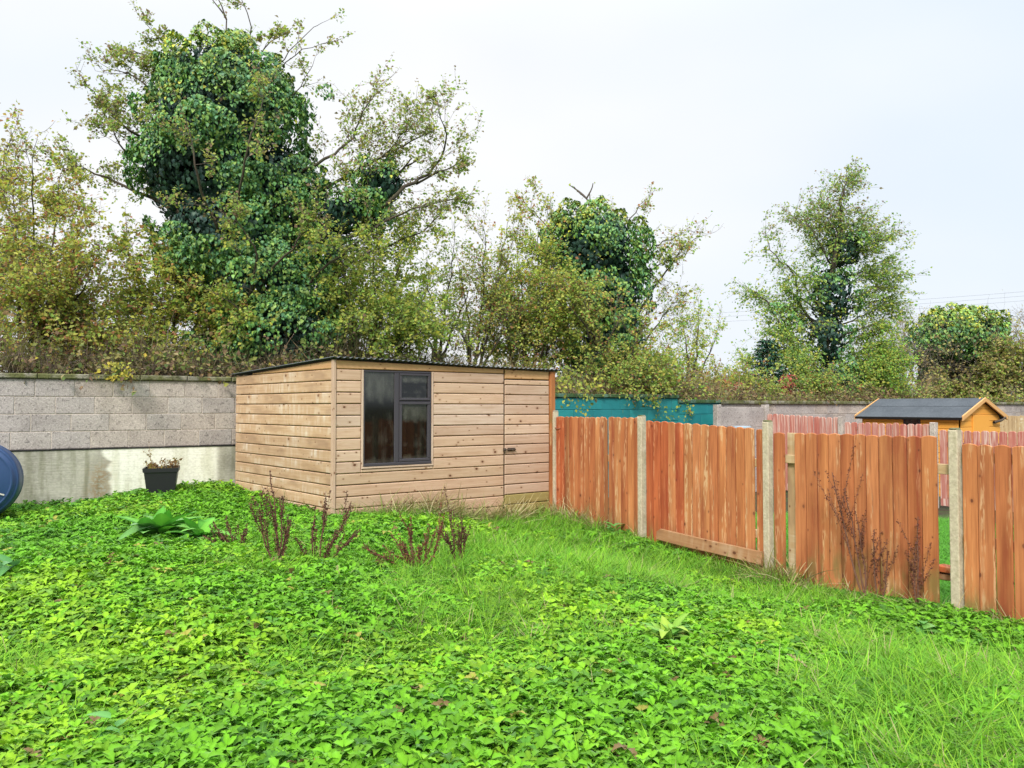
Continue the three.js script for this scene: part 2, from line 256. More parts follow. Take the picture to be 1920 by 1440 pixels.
{
  // one sheet to the horizon: fine near the camera, coarse beyond
  const xs = [], zs = []; for (let x = -14; x <= 16; x += 0.3) xs.push(x); for (let z = 4; z >= -22; z -= 0.3) zs.push(z);
  const ext = [30, 60, 120, 300, 900]; const XS = [...ext.map((e) => -e).reverse(), ...xs, ...ext], ZS = [...ext.slice().reverse(), ...zs, ...ext.map((e) => -e)];
  const P = [], U = [], I = [], W = XS.length;
  for (const z of ZS) for (const x of XS) { const near = Math.abs(x) < 17 && z < 5 && z > -23; P.push(x, near ? ground(x, z) : -0.1, z); U.push(x, z); }
  for (let j = 0; j < ZS.length - 1; j++) for (let i = 0; i < W - 1; i++) { const a = j * W + i; I.push(a, a + W, a + W + 1, a, a + W + 1, a + 1); }
  const g = new THREE.BufferGeometry(); g.setAttribute('position', new THREE.Float32BufferAttribute(P, 3)); g.setAttribute('uv', new THREE.Float32BufferAttribute(U, 2)); g.setIndex(I); g.computeVertexNormals();
    solo('ground', g, M.soil, 'soil and turf of the overgrown garden under the weeds', null, 'structure');
}
function bankY(x, z) { const t = wallTop(x) - 0.10; return t + 0.10 * (fbm(x * 1.3 + 9, z * 1.3 + 9, 0, 0, 77, 3) - 0.5) + 0.14 * sstep(0, -1.6, z) - (t - 0.1) * sstep(-6, -11, z); }
function wp(x, z, y) { return V(WALL.o.x + WALL.u.x * x + Math.sin(WALL.a) * z, y ?? 0, WALL.o.z + WALL.u.z * x + Math.cos(WALL.a) * z); }
{
  const P = [], U = [], I = [], nx = 140, nz = 26;
  for (let j = 0; j <= nz; j++) for (let i = 0; i <= nx; i++) { const x = -9 + 44 * i / nx, z = -0.21 - 11 * j / nz, p = wp(x, z, bankY(x, z)); P.push(p.x, p.y, p.z); U.push(x, z); }
  for (let j = 0; j < nz; j++) for (let i = 0; i < nx; i++) { const a = j * (nx + 1) + i; I.push(a, a + 1, a + nx + 2, a, a + nx + 2, a + nx + 1); }
  const g = new THREE.BufferGeometry(); g.setAttribute('position', new THREE.Float32BufferAttribute(P, 3)); g.setAttribute('uv', new THREE.Float32BufferAttribute(U, 2)); g.setIndex(I); g.computeVertexNormals();
  solo('bank', g, M.soil, 'raised earth bank held up by the block wall', null, 'structure');
}

// ------------------------------------------------------------------ block walls
const BL = 0.45, CH = 0.228;
function blocks(g, x0, x1, yTop, n, mats, seed, z = 0.1, edge = []) {
  const r = rng(seed);
  for (let c = 0; c < n; c++) {
    const y1 = yTop - c * CH, y0 = y1 - CH; let x = x0 - (c % 2 ? 0.5 : 0.06) * BL - 0.02 * c;
    while (x < x1 - 0.02) {
      const a = Math.max(x, x0), b = Math.min(x + BL, x1); x += BL; if (b - a < 0.04) continue;
      const j = 0.005, dz = (r() - 0.5) * 0.006, t = (r() - 0.5) * 0.004;
      const pts = [[a + j, y0 + j + t], [b - j, y0 + j - t * 0.5], [b - j, y1 - j + t * 0.5], [a + j, y1 - j - t]];
      part('block', prism(pts, 0.1, 0.005, { ou: r() * 3, ov: r() * 3 }).translate(0, 0, z + dz - 0.05), mats[Math.floor(r() * mats.length)], g);
    }
  }
}
// weathered plinth texture for the left wall: 11.5 m by 0.8 m
const PX0 = -5;
TX.plinth = tex(2048, 192, (u, v) => {
  const x = PX0 + u * 11.5, f = fbm(u * 500, v * 40, 0, 0, 1003, 4, 0.65), s = fbm(u * 160, v * 1.4, 0, 0, 1013, 4), b = fbm(u * 40, v * 3, 0, 0, 1023, 4);
  let c = mix3([150, 146, 134], [190, 186, 172], clamp(0.5 + (f - 0.5) * 1.2 + (b - 0.5) * 1.3));
  c = mix3(c, [112, 112, 88], clamp((s - 0.48) * 3.2) * 0.55);
  const edge = (fbm(v * 9 + 3, 2.2, 0, 0, 1033, 4) - 0.5) * 0.22, w0 = sstep(-0.03, 0.03, x - (1.24 + edge + (0.55 - v) * 0.2)) * sstep(0.05, -0.05, x - 2.62);
  c = mix3(c, mix3([246, 244, 232], [226, 224, 206], clamp((s - 0.48) * 3)), w0 * (0.85 + 0.15 * sstep(0.35, 0.55, f)));
  const br = Math.exp(-(((x - 1.13 - edge * 0.6) / 0.13) ** 2)) * sstep(0.95, 0.5, v) * clamp((f - 0.36) * 4);
  c = mix3(c, [120, 84, 44], clamp(br) * 0.5);
  return mix3(c, [84, 82, 62], sstep(0.16, 0, v) * 0.5);
});
M.plinth = std({ map: TX.plinth, color: lin(0.97, 0.97, 0.94), bumpMap: TX.blockB, bumpScale: 0.003 });
{
  const g = thing('block_wall', 'grey concrete block wall with mossy coping left of the timber shed', 'wall', WALL.o.clone(), WALL.a);
  const x0 = -5, x1 = wallX(455) + 1.2, yt = 1.955, yb = yt - 4 * CH;
  part('mortar', box(x0, yb, x1, yt, -0.1, 0.0932, 0.002), M.mortar, g);
  blocks(g, x0, x1, yt, 4, M.block, 31);
  // coping slabs
  const r = rng(33); for (let x = x0; x < x1; x += 0.6) part('coping_slab', box(x + 0.004, yt + 0.004, Math.min(x + 0.596, x1), yt + 0.066 + r() * 0.008, -0.15, 0.135 + r() * 0.008, 0.012, { ou: r() * 2, ov: r() * 2 }), M.coping, g);
  part('damp_course', box(x0, yb - 0.014, x1, yb - 0.001, 0, 0.125, 0.003), M.tar, g);
  const pl = box(x0, yb - 1.0, x1, yb - 0.015, -0.09, 0.112, 0.004, { su: 11.5, sv: 0.8, ou: -PX0, ov: -(yb - 0.815) });
  part('plinth', pl, M.plinth, g); tag(g.children[g.children.length - 1], 'rendered plinth with a whitewashed patch and brown stain');
}
{
  const xa = wallX(455) + 1.25, xs = wallX(1265), xe = wallX(1343), g = thing('painted_wall', 'teal painted block wall with stepped coping behind the rear fence', 'wall', WALL.o.clone(), WALL.a);
  const t1 = onF(WALL, 1150, 739.5)[1], t2 = onF(WALL, 1300, 750)[1];
  for (const [a, b, t, sd] of [[xa, xs, t1, 41], [xs, xe, t2, 43]]) {
    part('mortar', box(a, t - 0.07 - 9 * CH, b - 0.002, t - 0.07, -0.1, 0.093, 0.002), M.tealMortar, g);
    blocks(g, a, b - 0.002, t - 0.07, 9, M.teal, sd);
    const r = rng(sd + 1); for (let x = a; x < b - 0.05; x += 0.6) part('coping_slab', box(x + 0.003, t - 0.066, Math.min(x + 0.597, b), t + r() * 0.006, -0.14, 0.14 + r() * 0.006, 0.01, { ou: r() * 2, ov: r() * 2 }), M.tealCoping, g);
  }
}
{
  const xe = wallX(1343), x1 = 27, g = thing('far_block_wall', 'plain grey block wall with dark coping between the teal wall and the orange shed', 'wall', WALL.o.clone(), WALL.a);
  const t = onF(WALL, 1440, 752)[1];
  part('mortar', box(xe + 0.002, t - 0.07 - 9 * CH, x1, t - 0.07, -0.1, 0.093, 0.002), M.mortar, g);
  blocks(g, xe + 0.002, x1, t - 0.07, 9, M.block.slice(1), 47);
  const r = rng(48); for (let x = xe + 0.002; x < x1; x += 0.9) part('coping_slab', box(x + 0.003, t - 0.066, x + 0.897, t + r() * 0.006, -0.14, 0.15 + r() * 0.006, 0.01, { ou: r() * 2, ov: r() * 2 }), M.coping, g);
  // grey concrete panels between two slotted posts, standing just in front
  const h = thing('concrete_panel_fence', 'short run of smooth grey concrete panels between two posts before the grey wall', 'fence', WALL.o.clone(), WALL.a);
  const O = 0.55, a = onF(WALL, 1345, 766, O)[0], b = onF(WALL, 1435, 766, O)[0], tp = onF(WALL, 1390, 764, O)[1];
  for (const x of [a, b]) part('post', box(x - 0.06, -0.5, x + 0.06, tp + 0.06, O - 0.06, O + 0.06, 0.01, { ou: x }), M.block[0], h);
  for (let k = 0; k < 5; k++) part('panel', box(a + 0.062, tp - 0.42 * (k + 1) + 0.004, b - 0.062, tp - 0.42 * k, O - 0.03, O + 0.02, 0.006, { ou: k * 0.7 }), M.block[4], h);
}

// ------------------------------------------------------------------ the timber shed
{
  const g = thing('timber_shed', 'unpainted shiplap timber shed with a black framed window and corrugated roof', 'shed', V(C0.x, ground(C0.x, C0.z), C0.z));
  const gp = g.position, R = 0.1356, LINE = EYE + 0.436;             // board pitch; the joint under the top board
  const L = V(C1.x - C0.x, 0, C1.z - C0.z).length(), LS = V(C0.x - CB.x, 0, C0.z - CB.z).length();
  const topF = (x) => lerp(EYE + 0.545, EYE + 0.487, x / L), topS = (x) => lerp(EYE + 0.44, EYE + 0.545, x / LS);
  const r = rng(61);
  const put = (F, geo, name, mat) => part(name, geo, mat, g, V(F.o.x - gp.x, -gp.y, F.o.z - gp.z), F.a);
  const G = 0.0045, bev = 0.009;
  function board(F, x0, x1, y0, y1a, y1b, mat, name = 'board', z = 0) {
    const w = (r() - 0.5) * 0.003, w2 = (r() - 0.5) * 0.003;
    return put(F, prism([[x0, y0 + G + w], [x1, y0 + G + w2], [x1, y1b - G], [x0, y1a - G]], 0.02, bev, { su: 2, sv: 1, ou: r() * 2, ov: r() }).translate(0, 0, z - 0.01 + (r() - 0.5) * 0.003), name, mat);
  }
  const pick = (a) => a[Math.floor(r() * a.length)];
  // window and door openings on the front
  const wx0 = onF(FRONT, 681.5, 785)[0], wx1 = onF(FRONT, 808.5, 785)[0], wy1 = onF(FRONT, 745, 695.5)[1], wy0 = onF(FRONT, 745, 872)[1], dx0 = onF(FRONT, 946, 800)[0], dx1 = onF(FRONT, 1030, 800)[0];
  const bx0 = 0.022;
  board(FRONT, bx0, dx0 - 0.010, LINE, topF(bx0), topF(dx0), M.shipTop);
  for (let k = 0; k < 15; k++) {
    const y1 = LINE - k * R, y0 = y1 - R, cut = y1 > wy0 + 0.03 && y0 < wy1 - 0.03;
    if (cut) {
      board(FRONT, bx0, wx0 - 0.03, y0, y1, y1, pick(M.ship));
      board(FRONT, wx1 + 0.03, dx0 - 0.010, y0, y1, y1, pick(M.ship));
    } else board(FRONT, bx0, dx0 - 0.010, y0, y1, y1, k > 8 ? M.shipLow[k % 2] : pick(M.ship));
  }
  // slip of board left under the window
  const kb = Math.ceil((LINE - wy0) / R), yRow = LINE - kb * R;
  if (wy0 - 0.03 - yRow > 0.02) board(FRONT, wx0 - 0.028, wx1 + 0.028, yRow, wy0 - 0.026, wy0 - 0.026, M.ship[0]);
  const kt = Math.floor((LINE - wy1) / R), yTopRow = LINE - kt * R;
  if (yTopRow - wy1 - 0.004 > 0.015) board(FRONT, wx0 - 0.028, wx1 + 0.028, wy1 + 0.004, yTopRow, yTopRow, M.ship[1]);
  // pale trim round the window
  for (const [a, b] of [[wx0 - 0.027, wx0 - 0.002], [wx1 + 0.002, wx1 + 0.027]]) put(FRONT, box(a, wy0 - 0.001, b, wy1, -0.03, 0.008, 0.003, { su: 2, ou: r(), swap: true }), 'window_trim', M.ship[4]);
  put(FRONT, box(wx0 - 0.027, wy0 - 0.025, wx1 + 0.027, wy0 - 0.003, -0.03, 0.012, 0.003, { su: 2, ou: r() }), 'window_trim', M.ship[4]);
  // door
  const door = new THREE.Group(); door.name = 'door'; door.position.set(FRONT.o.x - gp.x, -gp.y, FRONT.o.z - gp.z); door.rotation.y = FRONT.a; g.add(door);
  const dTop = LINE - 0.075, dl = dx0 + 0.010, dr = dx1 - 0.003;
  board(FRONT, dl, dr, dTop + 0.006, topF(dl), topF(dr), M.shipTop);
  let y1 = dTop; for (let k = 0; k < 14; k++) {
    const y0 = k === 0 ? LINE - R - 0.012 : y1 - R * 0.985; const m = k === 12 ? M.algae : k > 12 ? M.algae : k > 5 ? M.ship[3] : pick(M.ship);
    if (y0 < -0.2) break;
    const w = (r() - 0.5) * 0.003;
    part('board', prism([[dl, y0 + G + w], [dr, y0 + G - w], [dr, y1 - G], [dl, y1 - G]], 0.02, bev, { su: 2, sv: 1, ou: r() * 2, ov: r() }).translate(0, 0, -0.009 + (r() - 0.5) * 0.003), m, door); y1 = y0;
  }
  { const [lx, ly] = onF(FRONT, 948, 843); const bolt = new THREE.Group(); bolt.name = 'bolt'; bolt.position.set(lx, ly, 0.012); door.add(bolt);
    part('bolt_plate', box(0.03, -0.022, 0.15, 0.022, -0.008, 0.002, 0.002), M.iron, bolt); part('bolt_bar', new THREE.CylinderGeometry(0.008, 0.008, 0.2, 8).rotateZ(Math.PI / 2).translate(0.05, 0, 0.012), M.iron, bolt); part('bolt_knob', new THREE.CylinderGeometry(0.006, 0.008, 0.04, 8).rotateX(Math.PI / 2).translate(0.09, -0.01, 0.028), M.iron, bolt); part('keeper', box(-0.045, -0.02, -0.012, 0.02, -0.008, 0.016, 0.003), M.iron, bolt); }
  // brown corner post on the right, corner batten on the left
  put(FRONT, prism([[dx1 + 0.002, -0.3], [L + 0.02, -0.3], [L + 0.02, topF(L) - 0.002], [dx1 + 0.002, topF(L) - 0.002]], 0.07, 0.005, { su: 2, sv: 1.6, ou: 0.3, ov: 0.3 }).translate(0, 0, -0.005), 'corner_post', M.trimBrown);
  put(FRONT, prism([[-0.018, -0.2], [0.019, -0.2], [0.019, topF(0) - 0.004], [-0.018, topF(0) - 0.004]], 0.06, 0.003, { su: 2, ou: 0.7, swap: true }).translate(0, 0, -0.016), 'corner_batten', M.ship[3]);
  // side boards
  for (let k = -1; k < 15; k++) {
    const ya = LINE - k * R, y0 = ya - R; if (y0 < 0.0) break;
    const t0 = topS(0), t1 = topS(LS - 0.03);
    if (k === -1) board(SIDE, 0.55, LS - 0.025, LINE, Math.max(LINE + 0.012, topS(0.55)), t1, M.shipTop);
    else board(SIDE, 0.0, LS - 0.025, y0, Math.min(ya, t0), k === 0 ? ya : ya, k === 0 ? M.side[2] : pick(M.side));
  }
  // the two hidden walls, floor
  const back = V(CB.x + FRONT.u.x * L, 0, CB.z + FRONT.u.z * L), BACK = frame(back.x, back.z, CB.x - back.x, CB.z - back.z), RIGHT = frame(C1.x, C1.z, back.x - C1.x, back.z - C1.z);
  for (const [F, len, ta, tb] of [[BACK, L, EYE + 0.40, EYE + 0.44], [RIGHT, V(back.x - C1.x, 0, back.z - C1.z).length(), EYE + 0.48, EYE + 0.40]])
    for (let k = 0; k < 15; k++) { const f = k / 15, f2 = (k + 1) / 15; put(F, prism([[0.02, lerp(0, ta, f) + 0.002], [len - 0.02, lerp(0, tb, f) + 0.002], [len - 0.02, lerp(0, tb, f2) - 0.002], [0.02, lerp(0, ta, f2) - 0.002]], 0.02, 0.004, { su: 2, ou: r() * 2, ov: r() }).translate(0, 0, -0.012), 'board', pick(M.side)); }
  // dark lining behind the boards keeps daylight out of the joints
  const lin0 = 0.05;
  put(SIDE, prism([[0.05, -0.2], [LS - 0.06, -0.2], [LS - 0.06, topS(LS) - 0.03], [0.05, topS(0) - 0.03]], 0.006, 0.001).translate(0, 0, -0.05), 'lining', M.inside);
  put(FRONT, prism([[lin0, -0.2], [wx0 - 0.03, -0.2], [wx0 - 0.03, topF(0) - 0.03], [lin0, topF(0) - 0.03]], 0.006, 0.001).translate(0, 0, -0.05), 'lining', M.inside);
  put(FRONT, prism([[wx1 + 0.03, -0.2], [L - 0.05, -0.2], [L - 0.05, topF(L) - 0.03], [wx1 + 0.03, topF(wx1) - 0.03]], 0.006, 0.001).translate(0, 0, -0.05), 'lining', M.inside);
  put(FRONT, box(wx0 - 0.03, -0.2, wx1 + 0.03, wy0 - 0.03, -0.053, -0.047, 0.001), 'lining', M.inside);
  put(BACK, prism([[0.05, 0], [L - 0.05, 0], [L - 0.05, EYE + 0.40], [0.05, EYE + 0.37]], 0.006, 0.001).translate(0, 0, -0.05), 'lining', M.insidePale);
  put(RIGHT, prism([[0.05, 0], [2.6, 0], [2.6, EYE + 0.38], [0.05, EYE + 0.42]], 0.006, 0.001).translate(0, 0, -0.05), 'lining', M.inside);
  // window: outer frame, mullion, two casements, panes
  const win = new THREE.Group(); win.name = 'window'; win.position.set(FRONT.o.x - gp.x, -gp.y, FRONT.o.z - gp.z); win.rotation.y = FRONT.a; g.add(win);
  const mx0 = onF(FRONT, 739.5, 785)[0], mx1 = onF(FRONT, 748, 785)[0], ty = onF(FRONT, 778, 752)[1], fz0 = -0.045, fz1 = 0.004;
  const bar = (n, a, b, c, d, z0 = fz0, z1 = fz1) => part(n, box(a, b, c, d, z0, z1, 0.004, { su: 2 }), M.darkFrame, win);
  bar('frame', wx0, wy0, wx1, wy0 + 0.034, fz0, 0.016); bar('frame', wx0, wy1 - 0.022, wx1, wy1 - 0.001); bar('frame', wx0, wy0 + 0.036, wx0 + 0.016, wy1 - 0.024); bar('frame', wx1 - 0.02, wy0 + 0.036, wx1, wy1 - 0.024);
  bar('mullion', mx0, wy0 + 0.036, mx1, wy1 - 0.024);
  const sash = (x0, y0, x1, y1, w) => { for (const [a, b, c, d] of [[x0, y0, x1, y0 + w], [x0, y1 - w, x1, y1], [x0, y0 + w + 0.001, x0 + w, y1 - w - 0.001], [x1 - w, y0 + w + 0.001, x1, y1 - w - 0.001]]) bar('casement', a, b, c, d, -0.035, 0.014); };
  const cx0 = mx1 + 0.003, cx1 = wx1 - 0.023;
  sash(cx0, ty + 0.008, cx1, wy1 - 0.026, 0.028); sash(cx0, wy0 + 0.038, cx1, ty - 0.008, 0.034);
  bar('transom', cx0, ty - 0.006, cx1, ty + 0.006, fz0, 0.003);
  const pane = (x0, y0, x1, y1, z) => part('pane', new THREE.PlaneGeometry(x1 - x0, y1 - y0).translate((x0 + x1) / 2, (y0 + y1) / 2, z), M.glass, win);
  pane(wx0 + 0.014, wy0 + 0.03, mx0 + 0.002, wy1 - 0.02, -0.012); pane(cx0 + 0.026, ty + 0.034, cx1 - 0.026, wy1 - 0.052, -0.01); pane(cx0 + 0.03, wy0 + 0.07, cx1 - 0.03, ty - 0.04, -0.01);
  { const [qx, qy] = onF(FRONT, 764, 856); const pp = part('paper_scrap', box(-0.05, -0.035, 0.055, 0.03, -0.001, 0.001, 0.0004), M.paper, win, V(qx, qy, -0.016)); pp.rotation.z = 0.08; }
  // corrugated roof sheet
  {
    const P = [], I = [], nX = 46 * 8, ov = 0.06, nJ = 8;
    const A = V(C0.x, 0, C0.z).addScaledVector(FRONT.u, -0.05), dep = V(CB.x - C0.x, 0, CB.z - C0.z), wid = L + 0.17;
    const dirB = dep.clone().normalize();
    for (let side = 0; side < 2; side++) for (let j = 0; j <= nJ; j++) for (let i = 0; i <= nX; i++) {
      const t = i / nX * wid, s = -0.07 + (dep.length() + 0.14) * j / nJ, p = A.clone().addScaledVector(FRONT.u, t).addScaledVector(dirB, s);
      const y = lerp(topF(t - 0.05), topF(t - 0.05) - 0.105, clamp(s / dep.length(), -0.1, 1.1)) + 0.022 + 0.009 * Math.sin(t / 0.076 * 2 * Math.PI) + (side ? -0.004 : 0.0) + 0.006 * Math.sin(t * 2.1);
      P.push(p.x - gp.x, y - gp.y, p.z - gp.z);
    }
    const row = nX + 1, N = row * (nJ + 1);
    for (let j = 0; j < nJ; j++) for (let i = 0; i < nX; i++) { const a = j * row + i; I.push(a, a + 1, a + row + 1, a, a + row + 1, a + row, N + a, N + a + row + 1, N + a + 1, N + a, N + a + row, N + a + row + 1); }
    for (let i = 0; i < nX; i++) { I.push(i, N + i, N + i + 1, i, N + i + 1, i + 1); const b = nJ * row + i; I.push(b, b + 1, N + b + 1, b, N + b + 1, N + b); }
    for (let j = 0; j < nJ; j++) { const a = j * row, b = a + row - 1; I.push(a, a + row, N + a + row, a, N + a + row, N + a, b, N + b + row, b + row, b, N + b, N + b + row); }
    const geo = new THREE.BufferGeometry(); geo.setAttribute('position', new THREE.Float32BufferAttribute(P, 3)); geo.setAttribute('uv', new THREE.Float32BufferAttribute(P.filter((_, i) => i % 3 !== 1), 2)); geo.setIndex(I); geo.computeVertexNormals();
    part('roof', geo, M.roofTin, g);
    // dark batten under the sheet along front and side
    put(FRONT, prism([[-0.03, topF(0) + 0.002], [L + 0.06, topF(L) + 0.002], [L + 0.06, topF(L) + 0.014], [-0.03, topF(0) + 0.014]], 0.03, 0.002).translate(0, 0, 0.0), 'eaves_batten', M.tar);
    put(SIDE, prism([[0, topS(0) + 0.002], [LS, topS(LS) + 0.002], [LS, topS(LS) + 0.014], [0, topS(0) + 0.012]], 0.03, 0.002).translate(0, 0, 0.0), 'eaves_batten', M.tar);
  }
  // things inside, seen through the glass
  const ip = V(FRONT.o.x, 0, FRONT.o.z).addScaledVector(FRONT.u, (wx0 + mx0) / 2 + 0.12).add(V(-Math.sin(FRONT.a) * 0.5, 0, -Math.cos(FRONT.a) * 0.5));
  const cab = thing('cupboard', 'dark straight-edged cupboard seen inside the shed through the left pane', 'cupboard', V(ip.x, 0.35, ip.z), FRONT.a);
  part('carcass', box(-0.3, 0, 0.42, 1.42, -0.2, 0.2, 0.006), M.maroon, cab); part('door', box(-0.29, 0.05, 0.055, 1.38, 0.202, 0.22, 0.005), M.maroon, cab); part('door', box(0.06, 0.05, 0.41, 1.38, 0.202, 0.22, 0.005), M.maroon, cab);
}

// ------------------------------------------------------------------ the stained timber fence
{
  const g = thing('timber_fence', 'weathered orange-red board fence with concrete posts running from the shed to the near right', 'fence', V(P1.x, ground(P1.x, P1.z), P1.z), FENCE.a), gy = g.position.y, r = rng(71);
  const fx = (px, py = 800) => onF(FENCE, px, py)[0];
  function slat(pxa, pxb, pya, pyb, o = {}) {
    const a = fx(pxa) + 0.002 + r() * 0.003, b = fx(pxb) - 0.002 - r() * 0.003, ya = onF(FENCE, pxa, pya)[1], yb = onF(FENCE, pxb, pyb)[1], w = b - a;
    const base = o.bottom ? onF(FENCE, pxa, o.bottom)[1] : Math.min(ground(P1.x + FENCE.u.x * a, P1.z + FENCE.u.z * a) - 0.06, ya - 0.5);
    const base2 = o.bottom ? onF(FENCE, pxb, o.bottom2 ?? o.bottom)[1] : base, lean = o.lean ?? (r() - 0.5) * 0.008, arch = 0.010 + 0.006 * r(), h = (r() - 0.5) * 0.008;
    const pts = [[a, base], [b, base2], [b + lean, yb + h - arch], [b + lean - w * 0.2, yb + h - arch * 0.25], [(a + b) / 2 + lean, (ya + yb) / 2 + h + arch * 0.2], [a + lean + w * 0.2, ya + h - arch * 0.25], [a + lean, ya + h - arch]];
    const m = part('board', prism(pts, 0.019, 0.004, { su: 2, sv: 1.66, ou: r() * 2, ov: -(base + 0.02) + r() * 0.05 }), (o.smooth ? M.fenceSmooth : M.fence)[o.tone ?? Math.floor(r() * M.fence.length)], g, V(0, -gy, (r() - 0.5) * 0.008 + (o.z ?? 0)));
    m.rotation.y = (r() - 0.5) * 0.03; const c = V((a + b) / 2, 0, 0), off = c.clone().sub(c.clone().applyAxisAngle(V(0, 1, 0), m.rotation.y)); m.position.x += off.x; m.position.z += off.z; return m;
  }
  const run = (xs, top, o = {}) => { for (let i = 0; i < xs.length - 1; i++) if (!o.skip?.includes(i)) slat(xs[i], xs[i + 1], top(xs[i]), top(xs[i + 1]), { ...o, tone: o.tones?.[i], bottom: o.bot?.(xs[i]), bottom2: o.bot?.(xs[i + 1]) }); };
  const ln = (x0, y0, x1, y1) => (x) => lerp(y0, y1, (x - x0) / (x1 - x0));
  run([1043, 1059, 1067, 1074, 1084, 1095, 1105, 1116, 1125, 1133, 1138, 1141, 1153, 1165, 1177, 1189, 1198], ln(1043, 781, 1198, 783), { skip: [9, 10], tones: [3, 4, 5, 0, 1, 0, 1, 2, 0, 0, 0, 0, 2, 1, 5, 1] });
  slat(1133, 1140, 781, 785, { lean: -0.012, tone: 4 });
  run([1212, 1225, 1239, 1253, 1267, 1282, 1298, 1313, 1330, 1346, 1362, 1379, 1396, 1414], ln(1212, 788, 1414, 803), { tones: [3, 3, 3, 0, 3, 2, 0, 2, 1, 5, 0, 5, 2] });
  slat(1417.5, 1431, 804, 805, { tone: 5 });
  slat(1449.5, 1471, 811, 811.5, { tone: 1, bottom: 1086, bottom2: 1092, z: 0.0 });
  run([1490, 1511, 1532, 1553, 1576, 1600, 1623, 1647, 1673, 1700, 1727, 1757], ln(1490, 812, 1757, 818), { smooth: 1, bot: ln(1490, 1092, 1757, 1130), tones: [0, 0, 5, 0, 1, 0, 0, 2, 0, 1, 5] });
  run([1803, 1832, 1864, 1897, 1930, 1963, 1997, 2033, 2070, 2110, 2150], ln(1803, 832, 1920, 837), { smooth: 1, tones: [5, 0, 1, 0, 3, 1, 0, 2, 0, 1] });
  // posts
  for (const [px, top] of [[1041, 771], [1204, 780], [1440, 790], [1791, 805], [2175, 826]]) {
    const x = fx(px), y = onF(FENCE, px, top)[1], b = ground(P1.x + FENCE.u.x * x, P1.z + FENCE.u.z * x) - 0.3;
    const q = new THREE.CylinderGeometry(0.5, 0.5, 1, 4, 1); q.rotateY(Math.PI / 4);
    part('post', prism(rect(x - 0.037, b, x + 0.037, y - 0.004), 0.078, 0.008, { ou: r() * 2, ov: r() * 2 }), M.post, g, V(0, -gy, 0.012));
    part('post_cap', prism([[x - 0.035, y - 0.003], [x + 0.035, y - 0.003], [x + 0.025, y + 0.012], [x - 0.025, y + 0.012]], 0.074, 0.01, { ou: r() * 2 }), M.coping, g, V(0, -gy, 0.012));
  }
  // rails behind the boards, bay by bay
  const bays = [[1047, 1198], [1211, 1431], [1449, 1780], [1803, 2165]];
  bays.forEach(([a, b], i) => { for (const k of i === 2 ? [0] : [0, 1]) { const xa = fx(a), xb = fx(b), y = k ? onF(FENCE, (a + b) / 2, 880)[1] - 0.62 + (i === 2 ? 0 : 0) : i === 2 ? onF(FENCE, 1768, 880)[1] : onF(FENCE, a, 845)[1] - 0.05; part('rail', box(xa, y - 0.042, xb, y + 0.042, -0.052, -0.014, 0.004, { su: 2, ou: r() * 2, ov: r() }), M.paleWood, g, V(0, -gy, 0)); } });
  // pale upright behind the missing board
  part('back_board', box(onF(FENCE, 1477, 900, -0.06)[0], onF(FENCE, 1480, 1075)[1], onF(FENCE, 1493, 900, -0.06)[0], onF(FENCE, 1480, 812)[1], -0.078, -0.056, 0.004, { su: 2, ou: 0.4, ov: 0.2, swap: true }), M.paleWood, g, V(0, -gy, 0));
  { const [hx, hy] = onF(FENCE, 1046, 803); const hk = new Wood(); hk.tube([V(-0.07, 0, 0.03), V(-0.02, 0.006, 0.03), V(0.03, -0.004, 0.03), V(0.07, 0.0, 0.012)], 0.007, 0.006, 6); part('gate_hook', hk.geo(), M.rust, g, V(hx, hy - gy, 0)); }
}
// loose planks
function looseBoard(name, label, a, b, w, th, mat, roll = 0, seed = 1) {
  const r = rng(seed), d = b.clone().sub(a), len = d.length(), m = solo(name, prism([[0, 0.004], [len * 0.3, -0.004], [len * 0.7, 0.003], [len, 0], [len + 0.004, w * 0.6], [len - 0.006, w], [len * 0.5, w - 0.004], [0.05, w], [-0.006, w * 0.7]], th, 0.006, { su: 2, ou: r() * 2, ov: r() }), mat, label, 'plank');
  const x = d.normalize(), z = V(-x.z, 0, x.x).multiplyScalar(-1); if (z.z < 0) z.multiplyScalar(-1); const y = z.clone().cross(x); const q = new THREE.Matrix4().makeBasis(x, y, z); m.quaternion.setFromRotationMatrix(q); m.rotateX(roll); m.position.copy(a); return m;
}
{
  const n = V(Math.sin(FENCE.a), 0, Math.cos(FENCE.a)), P = (px, py, off) => { const [x, y] = onF(FENCE, px, py, off); return V(P1.x, 0, P1.z).addScaledVector(FENCE.u, x).addScaledVector(n, off).setY(y); };
  looseBoard('loose_plank', 'brown weathered plank with pale top edge leaning on the foot of the fence', P(1232, 1012, 0.13), P(1428, 1060, 0.10), 0.135, 0.045, M.weathered, -0.12, 3);
  looseBoard('split_lath', 'thin pale split lath lying in the grass below the gap in the fence', P(1436, 1084, 0.14), P(1502, 1100, 0.18), 0.03, 0.015, M.paleWood, -0.8, 5);
  for (const [k, y, l, dz] of [[0, 1082, 'grey-brown plank lying lowest behind the gap at the third post', -0.14], [1, 1068, 'reddish plank lying on another plank behind the gap at the third post', -0.12]]) looseBoard('stacked_plank', l, P(1752, y, dz), P(1830, y + 12, dz), 0.05, 0.12, k ? M.fence[3] : M.weathered, 0, 7 + k);
}

